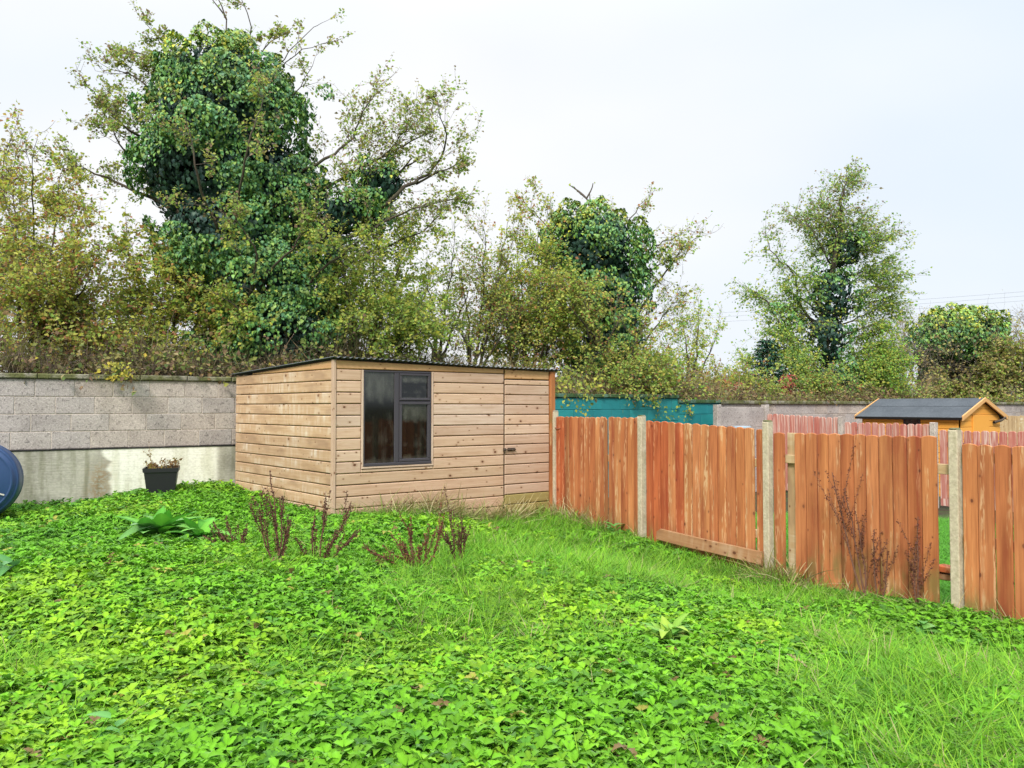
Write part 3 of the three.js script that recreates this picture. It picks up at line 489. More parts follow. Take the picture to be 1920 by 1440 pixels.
// ------------------------------------------------------------------ the faded pink fence one garden further
{
  const g = thing('faded_fence', 'faded pink picket board fence with grey posts in the next garden', 'fence', V(PK.x, ground(PK.x, PK.z), PK.z), PINK.a), gy = g.position.y, r = rng(81), fx = (px) => onF(PINK, px, 800)[0];
  for (const [a, b, ya, yb] of [[1438, 1573, 776, 784], [1583, 1744, 791, 796], [1760, 1960, 806, 811], [1985, 2220, 820, 830]]) {
    const x0 = fx(a), x1 = fx(b), n = Math.round((x1 - x0) / 0.135), w = (x1 - x0) / n;
    for (let i = 0; i < n; i++) {
      const xa = x0 + w * i + 0.008 + r() * 0.006, xb = x0 + w * (i + 1) - 0.006, yt = lerp(onF(PINK, a, ya)[1], onF(PINK, b, yb)[1], i / n) + (r() - 0.5) * 0.02, yB = ground(PK.x + PINK.u.x * xa, PK.z + PINK.u.z * xa) + 0.05, c = 0.02 + r() * 0.01;
      part('board', prism([[xa, yB], [xb, yB], [xb, yt - c], [xb - 0.03, yt], [xa + 0.03, yt], [xa, yt - c]], 0.02, 0.004, { su: 2, sv: 1.5, ou: r() * 2 }), M.pink[Math.floor(r() * 4)], g, V(0, -gy, (r() - 0.5) * 0.012));
    }
    for (const h of [0.35, 1.0]) part('rail', box(x0, h - 0.1, x1, h - 0.02, -0.06, -0.015, 0.004), M.paleWood, g, V(0, -gy, 0));
  }
  for (const [px, t] of [[1578, 781], [1751, 792], [1972, 808]]) { const x = fx(px), y = onF(PINK, px, t)[1]; part('post', box(x - 0.05, -0.6, x + 0.05, y, -0.05, 0.05, 0.01, { ou: r() }), M.block[2], g, V(0, -gy, 0.01)); }
}

// ------------------------------------------------------------------ the small orange shed
{
  const A = V(8.74, 0, -15), u = FENCE.u, gx = V(Math.cos(-FENCE.a + Math.PI / 2), 0, 0), g = thing('garden_shed', 'small bright orange garden shed with black felt roof beyond the fences', 'shed', V(A.x, ground(A.x, A.z), A.z)), gy = g.position.y, r = rng(91);
  const LEN = 2.06, W = 1.67, eave = EYE - 0.205, apex = EYE + 0.135;
  const LONG = frame(A.x - u.x * LEN, A.z - u.z * LEN, u.x, u.z), GAB = frame(A.x, A.z, -u.z < 0 ? u.z : -u.z, -Math.abs(u.x));
  const put = (F, geo, n, m) => part(n, geo, m, g, V(F.o.x - A.x, -gy, F.o.z - A.z), F.a);
  const bh = 0.12, wx0 = 0.93, wx1 = 1.27;
  for (let y = eave - bh, k = 0; y > -0.3; y -= bh, k++) {
    const m = () => M.orange[Math.floor(r() * 3)];
    if (k < 4) { put(LONG, box(0.03, y + 0.003, wx0 - 0.01, y + bh - 0.003, -0.016, 0.002, 0.006), 'board', m()); put(LONG, box(wx1 + 0.01, y + 0.003, LEN - 0.04, y + bh - 0.003, -0.016, 0.002, 0.006), 'board', m()); }
    else put(LONG, box(0.03, y + 0.003, LEN - 0.04, y + bh - 0.003, -0.016, 0.002, 0.006), 'board', m());
  }
  // gable end boards, with a door panel
  for (let y = -0.25, k = 0; y < apex - 0.03; y += bh, k++) { const hw = (yy) => yy < eave ? W / 2 - 0.02 : (W / 2 - 0.02) * clamp((apex - yy) / (apex - eave)), a = hw(y + 0.003), b = hw(y + bh - 0.003); put(GAB, prism([[W / 2 - a, y + 0.003], [W / 2 + a, y + 0.003], [W / 2 + b, y + bh - 0.003], [W / 2 - b, y + bh - 0.003]], 0.018, 0.005).translate(0, 0, -0.008), 'board', M.orange[Math.floor(r() * 3)]); }
  put(GAB, box(0.45, -0.2, 1.12, eave + 0.03, 0.003, 0.03, 0.006), 'door', M.orange[0]);
  { const lk = new Wood(); lk.tube([V(1.3, eave - 0.12, 0.03), V(1.5, eave - 0.08, 0.09), V(1.62, eave - 0.02, 0.12)], 0.03, 0.02, 6); put(GAB, lk.geo(), 'hinge', M.iron); }
  // hidden walls
  const BK = frame(A.x + GAB.u.x * W, A.z + GAB.u.z * W, -u.x, -u.z), LF = frame(A.x + GAB.u.x * W - u.x * LEN, A.z + GAB.u.z * W - u.z * LEN, -GAB.u.x, -GAB.u.z);
  put(BK, box(0.03, -0.3, LEN - 0.03, eave, -0.03, 0, 0.004), 'back_wall', M.orange[1]);
  put(LF, prism([[0.03, -0.3], [W - 0.03, -0.3], [W - 0.03, eave], [W / 2, apex - 0.02], [0.03, eave]], 0.03, 0.004).translate(0, 0, -0.015), 'gable_wall', M.orange[1]);
  const wn = new THREE.Group(); wn.name = 'window'; wn.position.set(LONG.o.x - A.x, -gy, LONG.o.z - A.z); wn.rotation.y = LONG.a; g.add(wn);
  for (const [a, b, c, d] of [[wx0, eave - 0.47, wx1, eave - 0.44], [wx0, eave - 0.03, wx1, eave - 0.002], [wx0, eave - 0.438, wx0 + 0.025, eave - 0.032], [wx1 - 0.025, eave - 0.438, wx1, eave - 0.032]]) part('frame', box(a, b, c, d, -0.02, 0.004, 0.003), M.darkFrame, wn);
  part('pane', new THREE.PlaneGeometry(wx1 - wx0 - 0.04, 0.42).translate((wx0 + wx1) / 2, eave - 0.235, -0.008), M.glass, wn);
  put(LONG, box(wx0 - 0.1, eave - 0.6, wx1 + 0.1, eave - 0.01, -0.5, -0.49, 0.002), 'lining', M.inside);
  // felt roof in two slopes, each in two strips
  const sl = Math.hypot(W / 2, apex - eave), pitch = Math.atan2(apex - eave, W / 2), over = 0.10;
  const roof = (F, flip) => { const s = new THREE.Group(); s.name = 'roof'; s.position.set(F.o.x - A.x, eave - gy, F.o.z - A.z); s.rotation.set(0, F.a, 0); g.add(s);
    const in1 = new THREE.Group(); 
    for (const [v0, v1, lift] of [[-over, sl * 0.56, 0], [sl * 0.52, sl + 0.004, 0.008]]) { const geo = prism(rect(-0.08, v0, LEN + 0.08, v1), 0.012, 0.004, { ou: v0 * 3, ov: v1 }).rotateX(-(Math.PI / 2 - pitch)).translate(0, 0.02 + lift, -0.0); part('felt_strip', geo, M.felt, s); }
    part('eaves_edge', prism(rect(-0.08, -over - 0.014, LEN + 0.08, -over), 0.05, 0.004).rotateX(-(Math.PI / 2 - pitch)).translate(0, 0.005, 0), M.tar, s); };
  roof(LONG); roof(BK);
  for (const [F, z] of [[GAB, 0.085], [LF, 0.085]]) for (const s of [-1, 1]) { const e = W / 2 + 0.1; put(F, prism(s < 0 ? [[W / 2 - e, eave - 0.075], [W / 2, apex - 0.04], [W / 2, apex + 0.045], [W / 2 - e, eave + 0.02]] : [[W / 2, apex - 0.04], [W / 2 + e, eave - 0.075], [W / 2 + e, eave + 0.02], [W / 2, apex + 0.045]], 0.025, 0.004).translate(0, 0, z + (s > 0 ? 0.001 : 0)), 'bargeboard', M.orangeTrim); }
}
// grey far fence behind the orange shed
{
  const p = at(1868, 780, 21), F = frame(p.x, p.z, 0.9, -0.2), g = thing('grey_fence', 'weathered grey vertical board fence at the far right behind the orange shed', 'fence', V(p.x, -0.2, p.z), F.a), r = rng(93);
  for (let i = 0; i < 26; i++) part('board', prism([[i * 0.13, 0], [i * 0.13 + 0.122, 0], [i * 0.13 + 0.122, 1.53 + r() * 0.03], [i * 0.13, 1.53 + r() * 0.03]], 0.02, 0.004, { su: 2, ou: r() * 2, swap: true }), M.paleWood, g, V(0, 0, r() * 0.008));
  part('rail', box(0, 1.1, 3.4, 1.18, -0.05, -0.012, 0.004), M.paleWood, g);
}
// wheelie bin and tub whose tops show above the fence
{
  const p = at(1366, 800, 13.6); const g = thing('wheeled_bin', 'black wheeled bin with its lid just showing above the orange fence', 'bin', V(p.x, -0.15, p.z), -0.5), m = std({ color: lin(0.012, 0.013, 0.014), roughness: 0.45 }), H = p.y + 0.15;
  part('body', (() => { const q = new THREE.CylinderGeometry(0.40, 0.31, H - 0.1, 4, 1); q.rotateY(Math.PI / 4); return q.translate(0, (H - 0.1) / 2 + 0.04, 0); })(), m, g); part('lid', box(-0.31, H - 0.06, 0.31, H, -0.32, 0.33, 0.02), m, g); part('handle', box(-0.2, H - 0.09, 0.2, H - 0.05, -0.38, -0.33, 0.01), m, g);
  for (const s of [-1, 1]) part('wheel', new THREE.CylinderGeometry(0.1, 0.1, 0.05, 16).rotateZ(Math.PI / 2).translate(s * 0.27, 0.1, -0.27), m, g);
  const q = at(1391, 799, 13.2), t = thing('storage_tub', 'pale blue-white plastic tub just showing beside the black bin', 'tub', V(q.x, -0.15, q.z), 0.3), H2 = q.y + 0.15, mb = std({ color: lin(0.42, 0.52, 0.62), roughness: 0.5 });
  part('body', (() => { const c = new THREE.CylinderGeometry(0.14, 0.11, H2 - 0.03, 20); return c.translate(0, (H2 - 0.03) / 2, 0); })(), mb, t); part('lid', new THREE.CylinderGeometry(0.155, 0.155, 0.03, 20).translate(0, H2 - 0.015, 0), mb, t);
}
// distant white house gable
{
  const p = at(1352, 735, 70), g = thing('distant_house', 'white gabled house far off between the trees above the teal wall end', 'house', V(p.x, p.y - 4, p.z), -0.45), w = std({ color: lin(0.72, 0.72, 0.7) }), rf = std({ color: lin(0.16, 0.17, 0.19) });
  const hw = 1.0, e = 4.55, ap = 5.5;
  part('wall', prism([[-hw, 0], [hw, 0], [hw, e], [0, ap], [-hw, e]], 5, 0.01).translate(0, 0, -2.5), w, g);
  for (const s of [-1, 1]) part('roof', s < 0 ? prism([[-hw - 0.15, e - 0.13], [0, ap + 0.02], [0, ap + 0.14], [-hw - 0.15, e]], 5.3, 0.01).translate(0, 0, -2.45) : prism([[0, ap + 0.02], [hw + 0.15, e - 0.13], [hw + 0.15, e], [0, ap + 0.14]], 5.3, 0.01).translate(0, 0.001, -2.45), rf, g);
  part('window', box(-0.3, 4.2, 0.3, 4.8, 0.01, 0.04, 0.01), M.darkFrame, g);
}
// overhead wires
for (const [k, ya, yb, yc, l] of [[0, 589, 569, 543, 'uppermost thin overhead wire crossing the sky at right'], [1, 596, 577, 551, 'middle thin overhead wire crossing the sky at right'], [2, 606, 586, 560, 'lowest thin overhead wire crossing the sky at right']]) {
  const a = at(1180, ya + 8, 75), b = at(1620, yb, 66), c = at(2000, yc - 3, 58), w = new Wood(), crv = new THREE.QuadraticBezierCurve3(a, b.multiplyScalar(2).sub(a.clone().add(c).multiplyScalar(0.5)), c); w.tube(crv.getPoints(24), 0.011, 0.011, 4);
  solo('overhead_wire', w.geo(), std({ color: lin(0.3, 0.32, 0.36) }), l, 'wire');
}

// ------------------------------------------------------------------ blue barrel at the left edge, black planter
{
  const c = at(-50, 903, 8.2), g = thing('plastic_barrel', 'dark blue plastic barrel lying on its side at the left edge of the garden', 'barrel', V(c.x, c.y - 0.44, c.z));
  const pts = [[0, 0.02], [0.16, 0.015], [0.27, 0], [0.325, -0.02], [0.335, -0.012], [0.35, -0.012], [0.36, -0.03], [0.385, -0.05], [0.392, -0.045], [0.405, -0.05], [0.415, -0.075], [0.428, -0.12], [0.432, -0.25], [0.44, -0.27], [0.44, -0.30], [0.432, -0.32], [0.436, -0.55], [0.444, -0.57], [0.444, -0.60], [0.436, -0.62], [0.43, -0.9], [0.40, -1.0], [0.3, -1.02], [0, -1.02]].map((p) => new THREE.Vector2(Math.max(p[0], 0.0001), p[1]));
  const m = part('drum', new THREE.LatheGeometry(pts, 64), M.barrel, g, V(0, 0.44, 0)); m.material = M.barrel.clone(); m.material.side = THREE.DoubleSide; m.rotation.set(Math.PI / 2, 0, 0); const piv = new THREE.Matrix4();
  m.quaternion.setFromUnitVectors(V(0, 1, 0), V(0.52, 0.06, 0.85).normalize());
  const plug = part('bung', new THREE.CylinderGeometry(0.035, 0.04, 0.02, 16), M.barrel, m, V(0.06, 0.03, 0.2));
  const mk = part('label_mark', box(-0.05, -0.008, 0.05, 0.008, 0, 0.001, 0.0003), M.paper, m, V(0.27, 0.012, 0.0)); mk.rotation.set(-Math.PI / 2, 0, 0.2);
}
function dryTwig(W, r, p, dir, len, rad, level, ends) { const pts = [p.clone()], d = dir.clone().normalize(); for (let i = 0; i < 4; i++) { d.addScaledVector(rv(r), 0.18).normalize(); pts.push(pts[i].clone().addScaledVector(d, len / 4)); } W.tube(pts, rad, rad * 0.4, 4); ends.push(...pts.slice(1)); if (level > 0) for (let k = 0; k < 4; k++) dryTwig(W, r, pts[1 + Math.floor(r() * 4)], d.clone().addScaledVector(rv(r), 0.7), len * 0.45, rad * 0.6, level - 1, ends); }
const flake = leafGeo(1, 0.55, { n: 2, fold: 0.5 });
{
  const c = at(303, 905, 10.15), base = ground(c.x, c.z) - 0.02, top = at(303, 876, 10.15).y, H = top - base, g = thing('plant_pot', 'square black plastic pot with dry stems standing by the whitewashed wall patch', 'pot', V(c.x, base, c.z), 0.36), r = rng(101);
  const s0 = 0.135, s1 = 0.21, ring = (s, y) => [[-s, y, s], [s, y, s], [s, y, -s], [-s, y, -s]], P = [], U = [];
  const levels = [ring(s0, 0), ring(s1 - 0.012, H - 0.05), ring(s1, H - 0.05), ring(s1 + 0.004, H), ring(s1 - 0.012, H), ring(s1 - 0.02, H - 0.05), ring(s0, 0.03)];
  const q = (a, b, c2, d) => { for (const p of [a, b, c2, a, c2, d]) { P.push(...p); U.push(p[0] * 3, p[1] * 3); } };
  for (let k = 0; k < levels.length - 1; k++) for (let i = 0; i < 4; i++) { const j = (i + 1) % 4; q(levels[k][i], levels[k][j], levels[k + 1][j], levels[k + 1][i]); }
  q(levels[0][3], levels[0][2], levels[0][1], levels[0][0]);
  const geo = new THREE.BufferGeometry(); geo.setAttribute('position', new THREE.Float32BufferAttribute(P, 3)); geo.setAttribute('uv', new THREE.Float32BufferAttribute(U, 2)); geo.computeVertexNormals();
  part('pot_body', geo, M.pot, g); part('soil', box(-s1 + 0.02, -s1 + 0.02, s1 - 0.02, s1 - 0.02, 0, 0.02, 0.004).rotateX(-Math.PI / 2).translate(0, H - 0.055, 0), M.soil, g);
  const W = new Wood(), e = []; for (let k = 0; k < 16; k++) dryTwig(W, r, V((r() - 0.5) * 0.3, H - 0.05, (r() - 0.5) * 0.3), V((r() - 0.5) * 1.6, 0.7, (r() - 0.5) * 1.6), 0.10 + r() * 0.08, 0.003, 1, e);
  dryTwig(W, r, V(-0.1, H - 0.05, -0.05), V(-0.1, 1, 0), 0.26, 0.004, 1, e); dryTwig(W, r, V(0.16, H - 0.05, 0), V(0.4, 1, 0), 0.16, 0.004, 1, e);
  part('dry_stems', W.geo(), M.dryStem, g, null, 0, 'stuff');
  scatter('dry_leaves', flake, M.leaf, e.filter(() => r() < 0.75).map((p) => ({ p, n: rv(r), t: rv(r), s: 0.03 + r() * 0.025, c: r() < 0.3 ? [0.30, 0.24, 0.05] : [0.22, 0.13, 0.05] })), g);
}

// ------------------------------------------------------------------ trees and shrubs on the bank
// twigs grow out of a limb; every step may carry leaves
function twig(W, r, p, dir, len, rad, level, o, out) {
  const n = 4, pts = [p.clone()], d = dir.clone().normalize();
  for (let i = 0; i < n; i++) { d.addScaledVector(rv(r), o.jit ?? 0.22); d.y += (o.up ?? 0.04); if (o.wind) d.addScaledVector(o.wind, 0.12); d.normalize(); pts.push(pts[i].clone().addScaledVector(d, len / n)); }
  W.tube(pts, rad, Math.max(rad * 0.45, 0.0016), 3);
  if (level <= (o.leafLevel ?? 1)) for (let i = 1; i <= n; i++) for (let k = 0; k < (o.leafN ?? 2); k++) if (r() < (o.leafP ?? 0.8)) out.push({ p: pts[i].clone().addScaledVector(rv(r), o.spread ?? 0.05), d: d.clone() });
  if (level > 0) for (let k = 0; k < (o.kids ?? 4); k++) { const i = 1 + Math.floor(r() * n), c = d.clone().addScaledVector(rv(r), o.fan ?? 0.95); twig(W, r, pts[i], c, len * (0.42 + 0.3 * r()), rad * 0.6, level - 1, o, out); }
}
function limbPts(pxs, d, r, dz = 0.5) {   // a limb through sighted spots, wandering in depth
  const raw = pxs.map((p, i) => at(p[0], p[1], d + (p[2] ?? (i ? (r() - 0.5) * dz : 0)))), c = new THREE.CatmullRomCurve3(raw), n = Math.max(5, Math.ceil(c.getLength() / 0.22)), pts = c.getPoints(n);
  return pts.map((p, i) => i && i < n ? p.addScaledVector(rv(r), 0.03) : p);
}
const leafHaw = leafGeo(1, 0.75, { n: 2, fold: 0.3, droop: 0.3 }), leafIvy = leafGeo(1, 0.8, { n: 3, fold: 0.25, droop: 0.45, mid: 1.25 }), leafThin = leafGeo(1, 0.42, { n: 2, fold: 0.3, droop: 0.4 });
const pal = (r, list) => { const c = list[Math.floor(r() * list.length)], k = 0.72 + 0.56 * r(); return [c[0] * k, c[1] * k, c[2] * k]; };
const PAL = {
  ivy: [[0.075, 0.20, 0.060], [0.095, 0.235, 0.055], [0.14, 0.28, 0.055], [0.060, 0.17, 0.070], [0.20, 0.31, 0.06]],
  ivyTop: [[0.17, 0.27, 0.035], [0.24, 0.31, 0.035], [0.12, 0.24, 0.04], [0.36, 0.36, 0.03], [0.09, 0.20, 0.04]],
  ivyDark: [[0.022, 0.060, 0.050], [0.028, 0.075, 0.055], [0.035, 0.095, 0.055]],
  olive: [[0.15, 0.19, 0.045], [0.20, 0.22, 0.05], [0.11, 0.16, 0.04], [0.25, 0.25, 0.055], [0.20, 0.18, 0.055]],
  yellow: [[0.40, 0.36, 0.045], [0.33, 0.34, 0.05], [0.24, 0.28, 0.05], [0.44, 0.33, 0.05], [0.16, 0.22, 0.045]],
  rust: [[0.24, 0.10, 0.045], [0.32, 0.19, 0.055], [0.22, 0.19, 0.06], [0.30, 0.24, 0.06], [0.17, 0.16, 0.05], [0.20, 0.075, 0.05]],
  purple: [[0.15, 0.085, 0.07], [0.19, 0.14, 0.06], [0.14, 0.16, 0.05], [0.13, 0.09, 0.06]],
  windy: [[0.12, 0.17, 0.05], [0.17, 0.21, 0.05], [0.09, 0.14, 0.05], [0.26, 0.27, 0.05]],
  bright: [[0.18, 0.30, 0.05], [0.24, 0.34, 0.055], [0.33, 0.36, 0.05], [0.13, 0.24, 0.045]],
  brown: [[0.20, 0.13, 0.07], [0.26, 0.17, 0.08], [0.16, 0.10, 0.06], [0.24, 0.20, 0.09]],
};
// ivy: domed tufts of hanging leaves over a set of ellipsoids, with dark older leaves inside
function ivyMass(blobs, r, o = {}) {
  const out = [], dark = [], gap = o.gap ?? 0.14, tr = o.tuft ?? 0.34, ls = o.leaf ?? 0.085;
  const inside = (p, me, k) => blobs.some((b, i) => i !== me && ((p.x - b.c.x) / b.r.x) ** 2 + ((p.y - b.c.y) / b.r.y) ** 2 + ((p.z - b.c.z) / b.r.z) ** 2 < k);
  blobs.forEach((b, bi) => {
    const area = 4 * Math.PI * Math.pow((Math.pow(b.r.x * b.r.y, 1.6) + Math.pow(b.r.x * b.r.z, 1.6) + Math.pow(b.r.y * b.r.z, 1.6)) / 3, 1 / 1.6), nt = Math.ceil(area / (tr * tr) * (o.dens ?? 0.8));
    for (let k = 0; k < nt; k++) {
      const y = 1 - 2 * (k + 0.5) / nt, a = k * 2.39996 + r() * 0.6, q = Math.sqrt(1 - y * y), dir = V(q * Math.cos(a), y, q * Math.sin(a));
      if (dir.z < -0.55) continue;
      const bump = 0.84 + 0.16 * r(), c = V(b.c.x + dir.x * b.r.x * bump, b.c.y + dir.y * b.r.y * bump, b.c.z + dir.z * b.r.z * bump);
      if (inside(c, bi, 0.8)) continue;
      const N = V(dir.x / b.r.x, dir.y / b.r.y, dir.z / b.r.z).normalize(), t1 = V(-N.z, 0, N.x); if (t1.lengthSq() < 0.01) t1.set(1, 0, 0); t1.normalize(); const t2 = N.clone().cross(t1);
      if (N.y < 0.55 && (r() < gap || (o.hole && fbm(c.x * 1.7 + 30, c.y * 1.7, 0, 0, o.hole, 3) > 0.60))) continue;
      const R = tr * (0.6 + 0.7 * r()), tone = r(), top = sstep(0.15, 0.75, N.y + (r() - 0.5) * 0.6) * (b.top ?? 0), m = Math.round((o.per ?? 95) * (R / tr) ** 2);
      for (let i = 0; i < m; i++) {
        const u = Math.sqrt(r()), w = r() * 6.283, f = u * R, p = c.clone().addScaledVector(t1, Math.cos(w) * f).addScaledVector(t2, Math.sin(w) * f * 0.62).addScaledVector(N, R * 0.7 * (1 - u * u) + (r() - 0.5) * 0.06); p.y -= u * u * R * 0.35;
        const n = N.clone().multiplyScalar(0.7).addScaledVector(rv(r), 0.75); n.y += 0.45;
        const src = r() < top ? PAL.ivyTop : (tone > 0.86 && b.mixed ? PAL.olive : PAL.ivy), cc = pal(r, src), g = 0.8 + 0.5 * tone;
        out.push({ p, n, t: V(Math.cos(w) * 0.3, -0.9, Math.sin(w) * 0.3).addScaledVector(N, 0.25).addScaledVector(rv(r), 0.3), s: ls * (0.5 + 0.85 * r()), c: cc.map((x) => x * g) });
      }
    }
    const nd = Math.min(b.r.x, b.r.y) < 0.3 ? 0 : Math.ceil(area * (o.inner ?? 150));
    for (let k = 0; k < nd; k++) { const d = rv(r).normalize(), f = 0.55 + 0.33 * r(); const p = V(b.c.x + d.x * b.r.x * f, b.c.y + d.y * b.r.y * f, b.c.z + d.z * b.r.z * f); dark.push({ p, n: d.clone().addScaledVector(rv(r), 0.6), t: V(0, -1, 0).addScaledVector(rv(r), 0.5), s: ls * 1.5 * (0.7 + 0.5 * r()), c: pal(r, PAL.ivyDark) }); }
  });
  return [out, dark];
}
function blob(px, py, rx, ry, d, rz, top = 0, mixed = 0) { const k = d / FPX; return { c: at(px, py, d), r: V(rx * k, ry * k, (rz ?? rx) * k), top, mixed }; }
const sprayLeaves = (pts, r, palette, s, o = {}) => pts.map((q) => ({ p: q.p, n: rv(r).multiplyScalar(0.8).add(V(0, o.upN ?? 0.55, 0.25)), t: q.d.clone().addScaledVector(rv(r), 0.9), s: s * (0.6 + 0.8 * r()), c: pal(r, o.pick ? o.pick(q.p, r) : palette).map((v, i) => Math.min(0.52, v * [1.85, 2.2, 1.6][i])) }));
function tree(name, label, cat, seed, base, spec, group) {
  const r = rng(seed), g = thing(name, label, cat, base, 0, group), L = g.position, inv = (p) => p.clone().sub(L), twigs = new Wood(), leaves = [];
  for (const l of spec.limbs) {
    const pts = limbPts(l.px, l.d ?? spec.d, r, l.dz ?? 0.8).map(inv), W = new Wood(); W.tube(pts, l.r0, l.r1, l.r0 > 0.03 ? 7 : 5); part(l.trunk ? 'trunk' : 'limb', W.geo(), l.mat ?? M.bark, g);
    const o = { ...spec.twig, ...(l.twig ?? {}) }; const n = Math.round((l.n ?? 0) * (spec.dens ?? 0.47) * (l.px.some((q) => q[2] < -0.5) ? 0.45 : 1)), from = l.from ?? 0.25;
    for (let k = 0; k < n; k++) { const f = from + (1 - from) * Math.pow(r(), 0.8), i = Math.min(pts.length - 2, Math.floor(f * (pts.length - 1))), t = pts[i + 1].clone().sub(pts[i]).normalize(), d = t.multiplyScalar(o.along ?? 0.6).addScaledVector(rv(r), 0.9); if (o.flat) d.y *= o.flat; twig(twigs, r, pts[i], d, (l.len ?? o.len) * (0.55 + 0.75 * r()) * (1 - 0.35 * f), (o.rad ?? 0.008) * 0.8, l.level ?? o.level ?? 2, o, l.bare ? [] : leaves); }
    // the tip runs out into a fine twig
    if (l.tip !== 0) twig(twigs, r, pts[pts.length - 1], pts[pts.length - 1].clone().sub(pts[pts.length - 2]), (l.len ?? o.len) * 0.7, l.r1, 1, o, leaves);
  }
  part('twigs', twigs.geo(), spec.twigMat ?? M.twig, g, null, 0, 'stuff');
  if (leaves.length) scatter('crown', spec.leaf ?? leafHaw, M.treeLeaf, sprayLeaves(leaves, r, PAL[spec.pal], spec.size ?? 0.055, spec.pick ? { pick: (p, q) => PAL[spec.pick(p.clone().add(L), q)] } : {}), g);
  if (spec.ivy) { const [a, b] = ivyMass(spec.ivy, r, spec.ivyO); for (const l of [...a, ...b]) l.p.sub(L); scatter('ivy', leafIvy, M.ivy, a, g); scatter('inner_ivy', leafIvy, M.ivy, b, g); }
  return g;
}
function bankBase(px, d) { const p = at(px, 700, d); const dx = p.x - WALL.o.x, dz = p.z - WALL.o.z, x = dx * WALL.u.x + dz * WALL.u.z, z = dx * Math.sin(WALL.a) + dz * Math.cos(WALL.a); p.y = bankY(x, z) - 0.05; return p; }
const pyOf = (p) => 720 - FPX * (((p.y - EYE) * CP - (-p.z) * SP) / ((-p.z) * CP + (p.y - EYE) * SP));

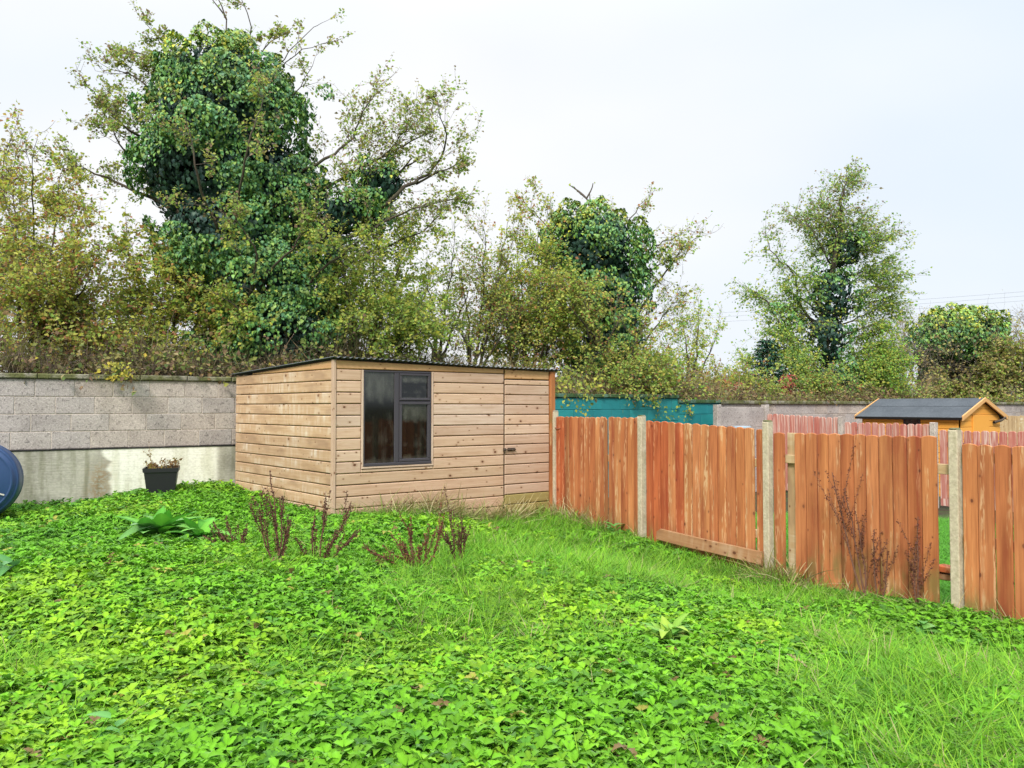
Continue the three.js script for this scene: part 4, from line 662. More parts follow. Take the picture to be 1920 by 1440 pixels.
// the big ivy-clad hawthorn
tree('ivy_tree', 'tallest tree, a hawthorn smothered in dark ivy behind the timber shed', 'tree', 1101, bankBase(490, 13.3), {
  d: 13.2, pal: 'olive', size: 0.056, dens: 0.46, twig: { len: 0.8, rad: 0.007, level: 2, kids: 4, leafN: 2, leafP: 0.66, up: 0.05, jit: 0.2, fan: 0.9 },
  pick: (p, q) => { const y = pyOf(p); return q() < (y < 420 ? 0.42 : 0.12) ? 'purple' : y > 430 && q() < 0.35 ? 'yellow' : 'olive'; },
  limbs: [
    { px: [[490, 690], [470, 560], [430, 400], [415, 220], [420, 130]], r0: 0.16, r1: 0.03, trunk: 1, n: 26, from: 0.3, len: 1.3 },
    { px: [[520, 690], [560, 560], [600, 450], [650, 390], [720, 350]], r0: 0.10, r1: 0.03, n: 30, len: 1.1 },
    { px: [[640, 400], [700, 395], [760, 352], [800, 330], [835, 280], [832, 235]], r0: 0.045, r1: 0.010, n: 22, len: 0.75 },
    { px: [[780, 345], [830, 320], [866, 302]], r0: 0.022, r1: 0.006, n: 9, len: 0.45 },
    { px: [[600, 460], [690, 430], [770, 395], [855, 372]], r0: 0.035, r1: 0.007, n: 24, len: 0.6 },
    { px: [[620, 520], [700, 470], [780, 440], [830, 400]], r0: 0.03, r1: 0.006, n: 20, len: 0.6 },
    { px: [[540, 330], [610, 300], [660, 255], [690, 195]], r0: 0.035, r1: 0.006, n: 26, len: 0.75 },
    { px: [[570, 380], [650, 330], [720, 290], [760, 240]], r0: 0.035, r1: 0.006, n: 30, len: 0.8 },
    { px: [[660, 330], [740, 280], [795, 250], [808, 215]], r0: 0.02, r1: 0.004, n: 14, len: 0.6 },
    { px: [[430, 470], [340, 400], [260, 362], [185, 325], [110, 312]], r0: 0.045, r1: 0.008, n: 24, len: 0.5, d: 12.8 },
    { px: [[400, 340], [310, 290], [230, 230], [190, 190], [160, 155]], r0: 0.035, r1: 0.005, n: 30, len: 0.6 },
    { px: [[400, 260], [320, 200], [260, 150], [190, 120]], r0: 0.03, r1: 0.004, n: 28, len: 0.6 },
    { px: [[380, 400], [290, 350], [220, 260], [205, 220]], r0: 0.03, r1: 0.005, n: 26, len: 0.65 },
    { px: [[400, 180], [330, 110], [300, 80], [266, 36]], r0: 0.02, r1: 0.003, n: 10, len: 0.35 },
    { px: [[340, 180], [280, 110], [235, 96]], r0: 0.02, r1: 0.004, n: 14, len: 0.4 },
    { px: [[440, 140], [470, 60], [452, 0], [448, -14]], r0: 0.014, r1: 0.003, n: 8, len: 0.3 },
    { px: [[470, 140], [505, 85], [545, 55]], r0: 0.016, r1: 0.004, n: 9, len: 0.35 },
    { px: [[490, 150], [540, 100], [590, 50], [625, 32]], r0: 0.012, r1: 0.002, n: 5, len: 0.3, level: 1 },
    { px: [[510, 160], [560, 95], [620, 78]], r0: 0.012, r1: 0.003, n: 7, len: 0.35, level: 1 },
    { px: [[540, 200], [570, 150], [590, 110]], r0: 0.012, r1: 0.003, n: 9, len: 0.35, level: 1 },
    { px: [[470, 560, -0.7], [540, 470, -1.3], [590, 420, -1.5]], r0: 0.03, r1: 0.006, n: 28, len: 0.7 },
    { px: [[460, 600, -0.6], [480, 480, -1.4], [440, 400, -1.7]], r0: 0.03, r1: 0.006, n: 26, len: 0.6 },
    { px: [[420, 460, -0.6], [370, 330, -1.5], [350, 230, -1.6]], r0: 0.03, r1: 0.006, n: 26, len: 0.6 },
    { px: [[440, 420, -0.8], [470, 260, -1.6], [500, 170, -1.4]], r0: 0.025, r1: 0.005, n: 22, len: 0.55 },
    { px: [[540, 560, -0.4], [640, 480, -1.0], [700, 430, -1.1]], r0: 0.03, r1: 0.006, n: 28, len: 0.7 },
    { px: [[500, 660, -0.5], [470, 600, -1.2], [420, 560, -1.5]], r0: 0.03, r1: 0.006, n: 22, len: 0.6 },
  ],
  ivy: [blob(418, 170, 120, 84, 13.3, 115, 1), blob(420, 245, 150, 120, 13.2, 130, 0.25), blob(405, 345, 142, 110, 13.2, 130), blob(430, 445, 128, 110, 13.2, 120), blob(490, 545, 120, 105, 13.1, 110), blob(540, 625, 112, 80, 13.0, 95), blob(480, 665, 130, 50, 12.8, 70), blob(530, 380, 70, 120, 13.3, 80, 0.3), blob(712, 345, 50, 42, 13.0, 45, 0.5), blob(655, 405, 72, 42, 13.2, 50), blob(610, 480, 50, 70, 13.3, 50), blob(596, 180, 16, 16, 13.0, 14, 0.4), blob(420, 108, 58, 22, 13.2, 46, 1)],
  ivyO: { gap: 0.10, hole: 1201, per: 190, tuft: 0.34, leaf: 0.064, inner: 420 },
});

// generic low hawthorns: several stems, each fanning out
function shrub(name, label, seed, px, py0, d, stems, spec, cat = 'shrub') { return tree(name, label, cat, seed, bankBase(px, d), { d, limbs: stems.map(([x0, x1, y1, n, len, r0]) => ({ px: [[x0, py0], [lerp(x0, x1, 0.35) + 6, lerp(py0, y1, 0.45)], [x1, y1]], r0: r0 ?? 0.035, r1: 0.006, n: n ?? 24, len: len ?? 0.8, dz: spec.dz ?? 1.4, from: spec.from ?? 0.2 })), ...spec }); }
shrub('hawthorn_shrub', 'yellowing hawthorn bush at the left foot of the tall ivy tree', 1301, 330, 700, 12.6, [[300, 240, 470, 40], [320, 330, 430, 40], [345, 400, 470, 44], [350, 440, 560, 44], [290, 215, 560, 34], [370, 430, 630, 34], [310, 300, 560, 36]], { pal: 'yellow', size: 0.062, twig: { len: 0.8, rad: 0.007, level: 2, kids: 4, leafN: 2, leafP: 0.9 }, pick: (p, q) => (q() < 0.3 ? 'rust' : q() < 0.5 ? 'olive' : 'yellow') });
shrub('hawthorn_shrub', 'olive green hawthorn bush at the right foot of the tall ivy tree', 1302, 700, 690, 13.2, [[660, 640, 480, 44], [690, 700, 430, 44], [710, 750, 480, 44], [730, 800, 540, 40], [720, 790, 620, 36], [680, 720, 580, 40], [660, 610, 590, 36]], { pal: 'olive', size: 0.060, twig: { len: 0.8, rad: 0.007, level: 2, kids: 4, leafN: 2, leafP: 0.85 }, pick: (p, q) => (q() < 0.28 ? 'yellow' : 'olive') });
shrub('hawthorn_thicket', 'rust and gold autumn hawthorn thicket at the far left above the wall', 1303, 60, 690, 11.7, [[20, -60, 400, 46], [40, 20, 330, 46], [60, 60, 310, 46], [80, 110, 350, 46], [100, 150, 430, 44], [90, 165, 520, 40], [60, 40, 470, 46], [30, -20, 520, 46], [110, 160, 600, 34], [70, 90, 560, 40]], { pal: 'rust', size: 0.052, dz: 1.8, twig: { len: 0.9, rad: 0.007, level: 2, kids: 4, leafN: 2, leafP: 0.9 }, pick: (p, q) => (q() < 0.30 ? 'yellow' : q() < 0.35 ? 'olive' : 'rust') });
shrub('hawthorn_tree', 'dark twiggy branch tips with few leaves reaching in at the left edge', 1304, -90, 690, 12.4, [[-100, 20, 262, 16, 0.5], [-110, 30, 290, 18, 0.5], [-100, -20, 230, 12, 0.5]], { pal: 'purple', size: 0.055, from: 0.5, twig: { len: 0.5, rad: 0.006, level: 2, kids: 3, leafN: 2, leafP: 0.55 } }, 'tree');
shrub('thin_shrub', 'thin dark-stemmed bush with sparse leaves right of the tall tree', 1305, 815, 690, 15, [[815, 800, 520, 22, 0.8, 0.05], [818, 850, 470, 24, 0.8], [820, 880, 540, 20, 0.7], [812, 780, 590, 18, 0.6]], { pal: 'olive', size: 0.058, twig: { len: 0.8, rad: 0.007, level: 2, kids: 3, leafN: 2, leafP: 0.5 } });
shrub('thin_shrub', 'sparse brown-green bush with bare upright twigs above the shed roof', 1306, 880, 690, 15.6, [[880, 860, 500, 24], [890, 910, 440, 24], [900, 950, 430, 26], [890, 930, 530, 26], [880, 850, 590, 22], [905, 960, 580, 24]], { pal: 'rust', size: 0.056, twig: { len: 0.8, rad: 0.007, level: 2, kids: 4, leafN: 2, leafP: 0.55 }, pick: (p, q) => (q() < 0.5 ? 'olive' : 'rust') });
shrub('hawthorn_shrub', 'dense gold-olive hawthorn bush against the left of the second ivy tree', 1307, 985, 700, 16.2, [[960, 930, 540, 40], [980, 970, 470, 44], [1000, 1010, 430, 44], [1010, 1040, 490, 44], [990, 960, 600, 40], [1010, 1050, 590, 44], [1020, 1090, 600, 40], [1000, 1010, 540, 44], [970, 920, 630, 36]], { pal: 'olive', size: 0.058, twig: { len: 0.85, rad: 0.007, level: 2, kids: 4, leafN: 2, leafP: 0.85 }, pick: (p, q) => (q() < 0.33 ? 'yellow' : q() < 0.2 ? 'rust' : 'olive') });
tree('ivy_tree', 'second ivy-topped tree standing behind the right end of the timber shed', 'tree', 1102, bankBase(1120, 17.2), {
  d: 17.2, pal: 'olive', size: 0.066, twig: { len: 0.9, rad: 0.008, level: 2, kids: 4, leafN: 2, leafP: 0.6, up: 0.03 }, pick: (p, q) => (q() < 0.4 ? 'rust' : 'olive'),
  limbs: [
    { px: [[1120, 730], [1125, 620], [1110, 500], [1107, 430]], r0: 0.16, r1: 0.04, trunk: 1, n: 14, len: 1.0 },
    { px: [[1090, 730], [1060, 620], [1050, 520], [1035, 420]], r0: 0.07, r1: 0.01, n: 26, len: 0.9 },
    { px: [[1150, 720], [1190, 600], [1240, 520], [1285, 460]], r0: 0.05, r1: 0.006, n: 20, len: 0.8, twig: { leafP: 0.25 } },
    { px: [[1170, 600], [1215, 470], [1255, 450], [1278, 438]], r0: 0.03, r1: 0.005, n: 16, len: 0.7, twig: { leafP: 0.25 } },
    { px: [[1180, 560], [1230, 500], [1270, 482]], r0: 0.03, r1: 0.004, n: 14, len: 0.7, twig: { leafP: 0.25 } },
    { px: [[1180, 680], [1230, 610], [1265, 560]], r0: 0.03, r1: 0.004, n: 18, len: 0.8, twig: { leafP: 0.2 } },
    { px: [[1150, 450], [1190, 400], [1215, 372]], r0: 0.02, r1: 0.003, n: 9, len: 0.5, twig: { leafP: 0.3 } },
    { px: [[1060, 500], [1020, 420], [985, 385]], r0: 0.025, r1: 0.004, n: 16, len: 0.6 },
    { px: [[1100, 490], [1090, 450], [1084, 412]], r0: 0.014, r1: 0.003, n: 6, len: 0.35 },
    { px: [[1120, 640, -1.0], [1080, 590, -1.7], [1040, 560, -1.8]], r0: 0.03, r1: 0.005, n: 34, len: 0.8, twig: { leafP: 0.85 } },
    { px: [[1130, 660, -0.9], [1100, 620, -1.7], [1110, 560, -1.7]], r0: 0.03, r1: 0.005, n: 34, len: 0.8, twig: { leafP: 0.8 } },
    { px: [[1160, 700, -0.8], [1190, 650, -1.5], [1210, 600, -1.3]], r0: 0.03, r1: 0.005, n: 34, len: 0.8, twig: { leafP: 0.6 } },
    { px: [[1150, 700, -0.7], [1130, 660, -1.5], [1160, 600, -1.6]], r0: 0.03, r1: 0.005, n: 22, len: 0.8, twig: { leafP: 0.3 } },
  ],
  ivy: [blob(1108, 446, 84, 50, 17.2, 80, 1), blob(1112, 480, 92, 66, 17.2, 85, 0.35), blob(1130, 560, 86, 80, 17.3, 80), blob(1150, 640, 72, 80, 17.3, 70), blob(1110, 690, 66, 50, 17.1, 55), blob(1107, 412, 46, 20, 17.2, 40, 1), blob(1225, 490, 20, 14, 17, 16, 1)],
  ivyO: { gap: 0.12, hole: 1202, per: 160, tuft: 0.40, leaf: 0.075, inner: 300 },
});
shrub('thin_tree', 'small thin yellow-green sapling group between the second and third ivy trees', 1308, 1290, 735, 19, [[1285, 1280, 600, 20, 0.8, 0.04], [1295, 1310, 585, 22, 0.8, 0.04], [1300, 1345, 620, 20, 0.7], [1280, 1250, 640, 20, 0.7], [1290, 1300, 680, 22, 0.7]], { pal: 'yellow', size: 0.062, twig: { len: 0.8, rad: 0.007, level: 2, kids: 3, leafN: 2, leafP: 0.55 }, pick: (p, q) => (q() < 0.5 ? 'bright' : 'yellow') }, 'tree');
// third tree: swept to the right, branch above branch
{
  const r = rng(1401), limbs = [{ px: [[1552, 760], [1548, 640], [1560, 520], [1575, 420], [1580, 360], [1590, 330]], r0: 0.11, r1: 0.006, trunk: 1, n: 34, len: 0.9, from: 0.35 }, { px: [[1550, 640], [1500, 570], [1490, 520], [1470, 490]], r0: 0.05, r1: 0.008, n: 22, len: 0.8 }, { px: [[1540, 700], [1480, 640], [1440, 570], [1412, 545]], r0: 0.05, r1: 0.006, n: 26, len: 0.8 }, { px: [[1545, 600], [1500, 520], [1445, 470], [1436, 430]], r0: 0.03, r1: 0.004, n: 14, len: 0.6 }, { px: [[1560, 500], [1520, 430], [1480, 400]], r0: 0.03, r1: 0.004, n: 16, len: 0.7 }, { px: [[1575, 420], [1580, 340], [1590, 322]], r0: 0.02, r1: 0.003, n: 9, len: 0.6 }];
  for (let k = 0; k < 13; k++) { const y = 420 + k * 22, reach = [60, 78, 100, 112, 118, 112, 122, 108, 110, 90, 86, 92, 100][k]; limbs.push({ px: [[1562, y + 40], [1562 + reach * 0.5, y + 8 + r() * 14], [1562 + reach, y - 22 + r() * 30]], r0: 0.03, r1: 0.004, n: 20, len: 0.75 }); }
  for (let k = 0; k < 7; k++) { const y = 560 + k * 26; limbs.push({ px: [[1548, y + 30], [1500, y], [1470 - r() * 30, y - 20]], r0: 0.03, r1: 0.004, n: 18, len: 0.75 }); }
  for (let k = 0; k < 5; k++) { const y = 380 + k * 20; limbs.push({ px: [[1572, y + 60], [1560 - 10 * r(), y + 20], [1548 - 24 * r(), y - 6]], r0: 0.02, r1: 0.003, n: 16, len: 0.6 }); }
  for (let k = 0; k < 6; k++) limbs.push({ px: [[1560, 740], [1590 + r() * 20, 700 + k * 5], [1640 + r() * 30, 660 + k * 14]], r0: 0.03, r1: 0.004, n: 26, len: 0.9, twig: { leafN: 3, leafP: 0.95 } });
  tree('wind_swept_tree', 'tall narrow tree with branches swept right, behind the grey wall', 'tree', 1103, bankBase(1552, 21), {
    d: 21, pal: 'windy', size: 0.066, dens: 1.5, twig: { len: 0.30, rad: 0.006, level: 1, kids: 5, leafN: 2, leafP: 0.62, spread: 0.05, wind: V(0.55, 0.04, 0), flat: 0.3, up: 0.0, fan: 0.7, jit: 0.15 }, limbs,
    pick: (p, q) => { const y = pyOf(p); return y > 590 ? (q() < 0.55 ? 'bright' : 'windy') : y < 440 ? (q() < 0.35 ? 'purple' : 'windy') : q() < 0.2 ? 'bright' : 'windy'; },
    ivy: [blob(1582, 470, 36, 40, 21, 34), blob(1560, 560, 44, 66, 21, 40), blob(1548, 640, 40, 60, 21, 40), blob(1560, 715, 50, 40, 21, 44), blob(1470, 590, 14, 30, 21, 14, 0.5)], ivyO: { gap: 0.2, hole: 1203, per: 100, tuft: 0.42, leaf: 0.085, inner: 140 },
  });
}
// spruce: whorls of drooping boughs with short needles
{
  const r = rng(1501), b = bankBase(1438, 20), g = thing('spruce_tree', 'small dark green spruce with pointed top left of the wind-swept tree', 'tree', b), H = at(1438, 628, 20).y - b.y, W = new Wood(), N = [], T = new Wood();
  T.tube([V(0, 0, 0), V(0.02, H * 0.5, 0), V(0, H, 0)], 0.07, 0.008, 6); part('trunk', T.geo(), M.bark, g);
  for (let k = 0; k < 16; k++) { const f = k / 16, y = H * (0.06 + 0.92 * f), L = 0.82 * (1 - f) + 0.10, n = 8; for (let i = 0; i < n; i++) { const a = i / n * 6.283 + k * 0.7 + r() * 0.4, d = V(Math.cos(a), 0, Math.sin(a)), pts = [V(0, y, 0)]; for (let j = 1; j <= 5; j++) pts.push(V(0, y - 0.16 * L * Math.sin(j / 5 * 2.2), 0).addScaledVector(d, L * j / 5).add(rv(r).multiplyScalar(0.02))); W.tube(pts, 0.012, 0.004, 3); for (let j = 0; j < 46 * L + 8; j++) { const t = 0.15 + 0.85 * r(), q = Math.min(4, Math.floor(t * 5)), p = pts[q].clone().lerp(pts[q + 1], t * 5 - q).addScaledVector(V(-d.z, 0, d.x), (r() - 0.5) * 0.34 * (1 - t * 0.6) * (L + 0.2)); p.y -= 0.03 * r(); N.push({ p, n: V(0, 1, 0).addScaledVector(rv(r), 0.5), t: d.clone().addScaledVector(rv(r), 0.7), s: 0.10 + 0.07 * r(), c: pal(r, [[0.020, 0.085, 0.045], [0.028, 0.11, 0.05], [0.014, 0.06, 0.04]]) }); } } }
  part('boughs', W.geo(), M.twig, g, null, 0, 'stuff'); scatter('needles', leafGeo(1, 0.30, { n: 2, fold: 0.4 }), M.ivy, N, g);
}
shrub('broadleaf_shrub', 'blue-green leafy bush close beside the small spruce', 1309, 1480, 745, 20.4, [[1485, 1490, 660, 26], [1492, 1508, 690, 26], [1400, 1392, 680, 18]], { pal: 'windy', size: 0.07, twig: { len: 0.7, rad: 0.007, level: 2, kids: 4, leafN: 2, leafP: 0.8 } });
for (const [px, y, d, sd, l] of [[1692, 615, 27, 1310, 'thin bare tree with dark trunk left of the round ivy tree'], [1722, 640, 28, 1311, 'slighter bare tree touching the round ivy tree on its left'], [1668, 660, 26.5, 1312, 'lowest bare sapling just right of the wind-swept tree']])
  tree('bare_tree', l, 'tree', sd, bankBase(px, d), { d, pal: 'brown', size: 0.06, twigMat: M.twigGrey, twig: { len: 1.2, rad: 0.010, level: 2, kids: 5, leafN: 1, leafP: 0.16, up: 0.08 }, limbs: [{ px: [[px, 760], [px + 2, 700], [px + 4, y]], r0: 0.08, r1: 0.01, trunk: 1, n: 30, from: 0.3 }, { px: [[px, 735], [px + 18, 690], [px + 26, y + 24]], r0: 0.05, r1: 0.008, n: 18 }, { px: [[px, 725], [px - 16, 690], [px - 22, y + 20]], r0: 0.05, r1: 0.008, n: 18 }] });
tree('ivy_tree', 'round-topped ivy tree with grey bare twigs beneath, right of the wind-swept tree', 'tree', 1104, bankBase(1795, 26), {
  d: 26, pal: 'brown', size: 0.085, twigMat: M.twigGrey, twig: { len: 1.5, rad: 0.012, level: 2, kids: 5, leafN: 1, leafP: 0.2, wind: V(-0.3, -0.12, 0), up: 0 },
  limbs: [{ px: [[1795, 770], [1795, 710], [1796, 660]], r0: 0.2, r1: 0.10, trunk: 1, n: 6 }, ...[[1735, 640], [1740, 680], [1750, 710], [1770, 690], [1800, 690], [1830, 690], [1850, 700], [1860, 660], [1730, 700], [1780, 720], [1780, 650], [1825, 650]].map(([x, y]) => ({ px: [[1795, 740], [lerp(1795, x, 0.5), lerp(740, y, 0.7), -1], [x, y, -1.6]], r0: 0.04, r1: 0.008, n: 20 }))],
  ivy: [blob(1797, 624, 74, 38, 25.6, 80, 1), blob(1800, 655, 64, 40, 26.3, 64, 0.2), blob(1800, 700, 60, 40, 26.6, 60)], ivyO: { gap: 0.0, per: 150, tuft: 0.5, leaf: 0.095, inner: 120, dens: 1.4 },
});
shrub('hawthorn_thicket', 'brownish olive thicket at the far right behind the orange shed', 1313, 1895, 770, 24, [[1860, 1850, 700, 40], [1880, 1880, 660, 44], [1900, 1905, 640, 44], [1925, 1945, 640, 44], [1900, 1920, 700, 44], [1870, 1865, 740, 40], [1840, 1815, 745, 40], [1930, 1960, 690, 40], [1950, 1990, 660, 40], [1800, 1770, 750, 36], [1790, 1740, 760, 30]], { pal: 'brown', size: 0.085, twigMat: M.twigGrey, twig: { len: 1.3, rad: 0.011, level: 2, kids: 5, leafN: 2, leafP: 0.62, jit: 0.25 }, pick: (p, q) => (q() < 0.45 ? 'olive' : 'brown') });
tree('bare_tree', 'wispy bare twigs of a tree rising at the right edge above the brown thicket', 'tree', 1314, bankBase(1960, 27), { d: 27, pal: 'brown', size: 0.06, twigMat: M.twigGrey, twig: { len: 1.2, rad: 0.009, level: 2, kids: 4, leafN: 1, leafP: 0.12, up: 0.02 }, limbs: [[1900, 620], [1880, 640], [1920, 605], [1940, 600], [1960, 620]].map(([x, y]) => ({ px: [[1950, 740], [lerp(1950, x, 0.6), lerp(740, y, 0.7)], [x, y]], r0: 0.04, r1: 0.006, n: 18, trunk: x === 1940 })) });

// dead bracken, bramble and grass along the top of the wall: nobody could count it
{
  const strawGeo = leafGeo(1, 0.035, { n: 4, fold: 0.2, droop: 0.9, w: (t) => 1 - t * 0.9, mid: 1, edge: 1 }), mk = (name, label, seed, xa, xb, n, hgt, pals, s, green) => {
    const r = rng(seed), g = new THREE.Group(); g.name = numbered(name); scene.add(g); tag(g, label, 'undergrowth', null, 'stuff'); const W = new Wood(), S = [], L = [];
    for (let k = 0; k < n; k++) {
      const x = lerp(xa, xb, r()), z = -0.15 - 1.5 * Math.pow(r(), 1.3), p = wp(x, z, bankY(x, Math.min(z, -0.21))), h = hgt * (0.10 + 2.0 * Math.pow(fbm(x * 1.1 + 3, z * 1.5 + 3, 0, 0, seed, 2), 1.8)) * sstep(0, 0.5, -z + 0.12);
      for (let i = 0; i < 5; i++) S.push({ p: p.clone().add(V((r() - 0.5) * 0.2, r() * h * 0.5, (r() - 0.5) * 0.2)), n: rv(r), t: V(r() - 0.5, 0.3 + r() * 0.7, r() - 0.5), s: 0.16 + h * (0.4 + 0.6 * r()), c: pal(r, pals) });
      if (r() < 0.35) { const pts = [p.clone()], d = V((r() - 0.5) * 1.2, 1.2, (r() - 0.5) * 1.2 + 0.2).normalize(); for (let i = 0; i < 6; i++) { d.y -= 0.3; d.addScaledVector(rv(r), 0.15).normalize(); pts.push(pts[i].clone().addScaledVector(d, (0.25 + h) * 0.25)); } W.tube(pts, 0.006, 0.002, 3); for (const q of pts.slice(2)) for (let j = 0; j < 3; j++) if (r() < 0.8) L.push({ p: q.clone().addScaledVector(rv(r), 0.06), n: rv(r).add(V(0, 0.8, 0.3)), t: rv(r), s: 0.05 + 0.05 * r(), c: pal(r, r() < green ? PAL.olive : PAL.brown) }); }
      for (let i = 0; i < 3; i++) L.push({ p: p.clone().add(V((r() - 0.5) * 0.4, h * r(), (r() - 0.5) * 0.4)), n: rv(r).add(V(0, 0.6, 0.3)), t: rv(r), s: 0.05 + 0.05 * r(), c: pal(r, r() < green ? (r() < 0.25 ? PAL.yellow : PAL.olive) : PAL.brown) });
    }
    part('stems', W.geo(), M.twig, g, null, 0, 'stuff'); scatter('dead_fronds', strawGeo, M.leaf, S, g); scatter('leaves', leafHaw, M.leaf, L, g);
  };
  mk('undergrowth', 'dead grey-brown bracken and brambles along the wall top at the left', 1601, -2.5, 4.2, 750, 0.36, [[0.17, 0.12, 0.085], [0.22, 0.16, 0.10], [0.12, 0.09, 0.065], [0.26, 0.21, 0.12], [0.20, 0.20, 0.07]], 1, 0.5);
  mk('undergrowth', 'tangle of straw, brambles and bracken above the teal and grey walls', 1602, 7.8, 21, 1700, 0.34, [[0.40, 0.27, 0.13], [0.48, 0.37, 0.18], [0.28, 0.17, 0.09], [0.52, 0.44, 0.24], [0.30, 0.32, 0.09]], 1, 0.45);
  mk('undergrowth', 'low green and brown growth at the bank behind the timber shed', 1603, 4.2, 7.8, 900, 0.5, [[0.20, 0.15, 0.08], [0.12, 0.14, 0.05], [0.10, 0.08, 0.05]], 1, 0.7);
}
// low bramble and thorn bushes breaking up the bank
for (const [px, top, w, d, sd, l, pl] of [[1170, 690, 50, 15.8, 1321, 'dark low thorn bush at the foot of the second ivy tree', 'olive'], [1228, 708, 30, 16.6, 1322, 'low yellow-green bush on the bank just right of the second ivy tree', 'bright'], [1335, 738, 26, 18.2, 1323, 'low rusty bramble bush in front of the distant white house', 'rust'], [1405, 736, 22, 18.8, 1324, 'low leafy bramble bush left of the small spruce', 'olive'], [1520, 728, 26, 19.8, 1325, 'low bush between the spruce and the wind-swept tree', 'windy'], [1655, 735, 34, 21.5, 1326, 'low dull green bush behind the orange shed roof', 'windy'], [262, 672, 40, 12, 1327, 'low green bush hanging over the left wall coping', 'yellow'], [120, 665, 46, 11.6, 1328, 'low tangled bush on the wall top at the left', 'rust']])
  shrub('bramble_bush', l, sd, px, 748 - (px < 400 ? 50 : 0), d, [[px, px - w, top + 20, 30], [px, px - w * 0.4, top, 34], [px, px + w * 0.4, top + 4, 34], [px, px + w, top + 18, 30], [px, px, top + 26, 30]], { pal: pl, size: 0.06, from: 0.1, dz: 0.8, twig: { len: 0.42, rad: 0.006, level: 2, kids: 3, leafN: 2, leafP: 0.8 }, pick: (p, q) => (q() < 0.25 ? 'rust' : q() < 0.35 ? 'olive' : pl) });
for (const [px, py, d, sd, l] of [[1372, 736, 18.2, 1701, 'red-leaved shrub patch left of the spruce above the grey wall'], [1473, 722, 19.5, 1702, 'red-leaved shrub patch right of the spruce above the grey wall']]) {
  const r = rng(sd), b = bankBase(px, d), c = at(px, py, d - 0.4), g = thing('red_shrub', l, 'shrub', b), W = new Wood(), L = []; 
  for (let k = 0; k < 12; k++) { const e = c.clone().add(rv(r).multiplyScalar(0.16)).sub(b); W.tube([V(0, 0, 0), e.clone().multiplyScalar(0.5).add(rv(r).multiplyScalar(0.05)), e], 0.008, 0.002, 4); for (let i = 0; i < 14; i++) L.push({ p: e.clone().add(rv(r).multiplyScalar(0.13)), n: rv(r).add(V(0, 0.4, 0.5)), t: rv(r), s: 0.06 + 0.03 * r(), c: pal(r, [[0.42, 0.09, 0.07], [0.5, 0.15, 0.11], [0.34, 0.07, 0.06]]) }); }
  part('stems', W.geo(), M.twig, g); scatter('crown', leafHaw, M.leaf, L, g);
}
// bramble hanging over the teal wall, yellow spray over the left wall
function trailing(name, label, seed, strands, d, pals, size) {
  const r = rng(seed), b = at(...strands[0][0], d), g = thing(name, label, 'climber', b), W = new Wood(), L = [];
  for (const s of strands) { const pts = limbPts(s, d, r, 0.3).map((p) => p.sub(b)); W.tube(pts, 0.007, 0.002, 4); for (const q of pts) for (let k = 0; k < 7; k++) if (r() < 0.85) L.push({ p: q.clone().addScaledVector(rv(r), 0.10), n: rv(r).multiplyScalar(0.6).add(V(0, 0.5, 0.7)), t: V(0, -0.6, 0).add(rv(r)), s: size * (0.6 + 0.7 * r()), c: pal(r, pals) }); }
  part('stems', W.geo(), M.twig, g); scatter('leaves', leafHaw, M.leaf, L, g);
}
trailing('bramble', 'yellow-green bramble hanging down over the teal wall beside the timber shed', 1711, [[[1055, 700], [1066, 712], [1078, 735], [1084, 775]], [[1050, 705], [1062, 722], [1060, 750]], [[1070, 705], [1090, 728], [1100, 770]], [[1046, 698], [1052, 715], [1050, 730]], [[1060, 690], [1085, 705], [1104, 738]], [[1110, 715], [1126, 722], [1130, 716]]], 13.2, [[0.30, 0.32, 0.05], [0.22, 0.28, 0.05], [0.40, 0.38, 0.07], [0.14, 0.20, 0.04]], 0.07);
trailing('bramble', 'small yellow spray of leaves drooping over the wall coping at the left', 1712, [[[200, 690], [212, 694], [222, 705]], [[195, 692], [206, 699], [212, 706]], [[224, 690], [236, 696], [244, 703]]], 10.25, [[0.46, 0.38, 0.05], [0.38, 0.36, 0.06], [0.26, 0.28, 0.05]], 0.055);

// ------------------------------------------------------------------ weeds and grass of the garden
const GRASSY = [[200, 1050, .1], [500, 1200, .35], [250, 1300, .28], [100, 1400, .3], [900, 1050, .8], [1100, 1000, .95], [1150, 1080, .85], [800, 1180, .6], [1000, 1220, .35], [1000, 1350, .22], [1300, 1250, .3], [1250, 1100, .8], [1500, 1150, .6], [1500, 1300, .55], [1700, 1250, .65], [1700, 1400, .95], [1880, 1300, .85], [1400, 1400, .5], [700, 1000, .45], [600, 1100, .55], [500, 960, .12], [150, 930, .04], [1000, 970, .85], [800, 960, .7], [1850, 1180, .4], [300, 930, .05], [60, 1150, .15]].map(([x, y, g]) => { const p = onGround(x, y); return [p.x, p.z, g]; });
function grassy(x, z) { let s = 0, w = 0; for (const p of GRASSY) { const d2 = (x - p[0]) ** 2 + (z - p[1]) ** 2, k = 1 / (d2 * d2 + 0.05); s += k * p[2]; w += k; } return clamp(s / w + (fbm(x * 1.6 + 20, z * 1.6 + 20, 0, 0, 1801, 3) - 0.5) * 0.9); }
const side = (F, p) => { const n = V(Math.sin(F.a), 0, Math.cos(F.a)); return n.dot(p.clone().sub(F.o)); };
function inGarden(x, z, pad = 0) { const p = V(x, 0, z); if (side(WALL, p) < 0.16 + pad) return false; if (side(FENCE, p) < 0.05 + pad && z < -2) return false; const a = side(FRONT, p), b = side(SIDE, p); if (a < 0.04 + pad && b < 0.04 + pad) return false; return true; }
function seen(x, z, m = 1.4) { const d = -z; return d > 2.0 && Math.abs(x) < 0.68 * d + m; }
const near = { stalk: [] };
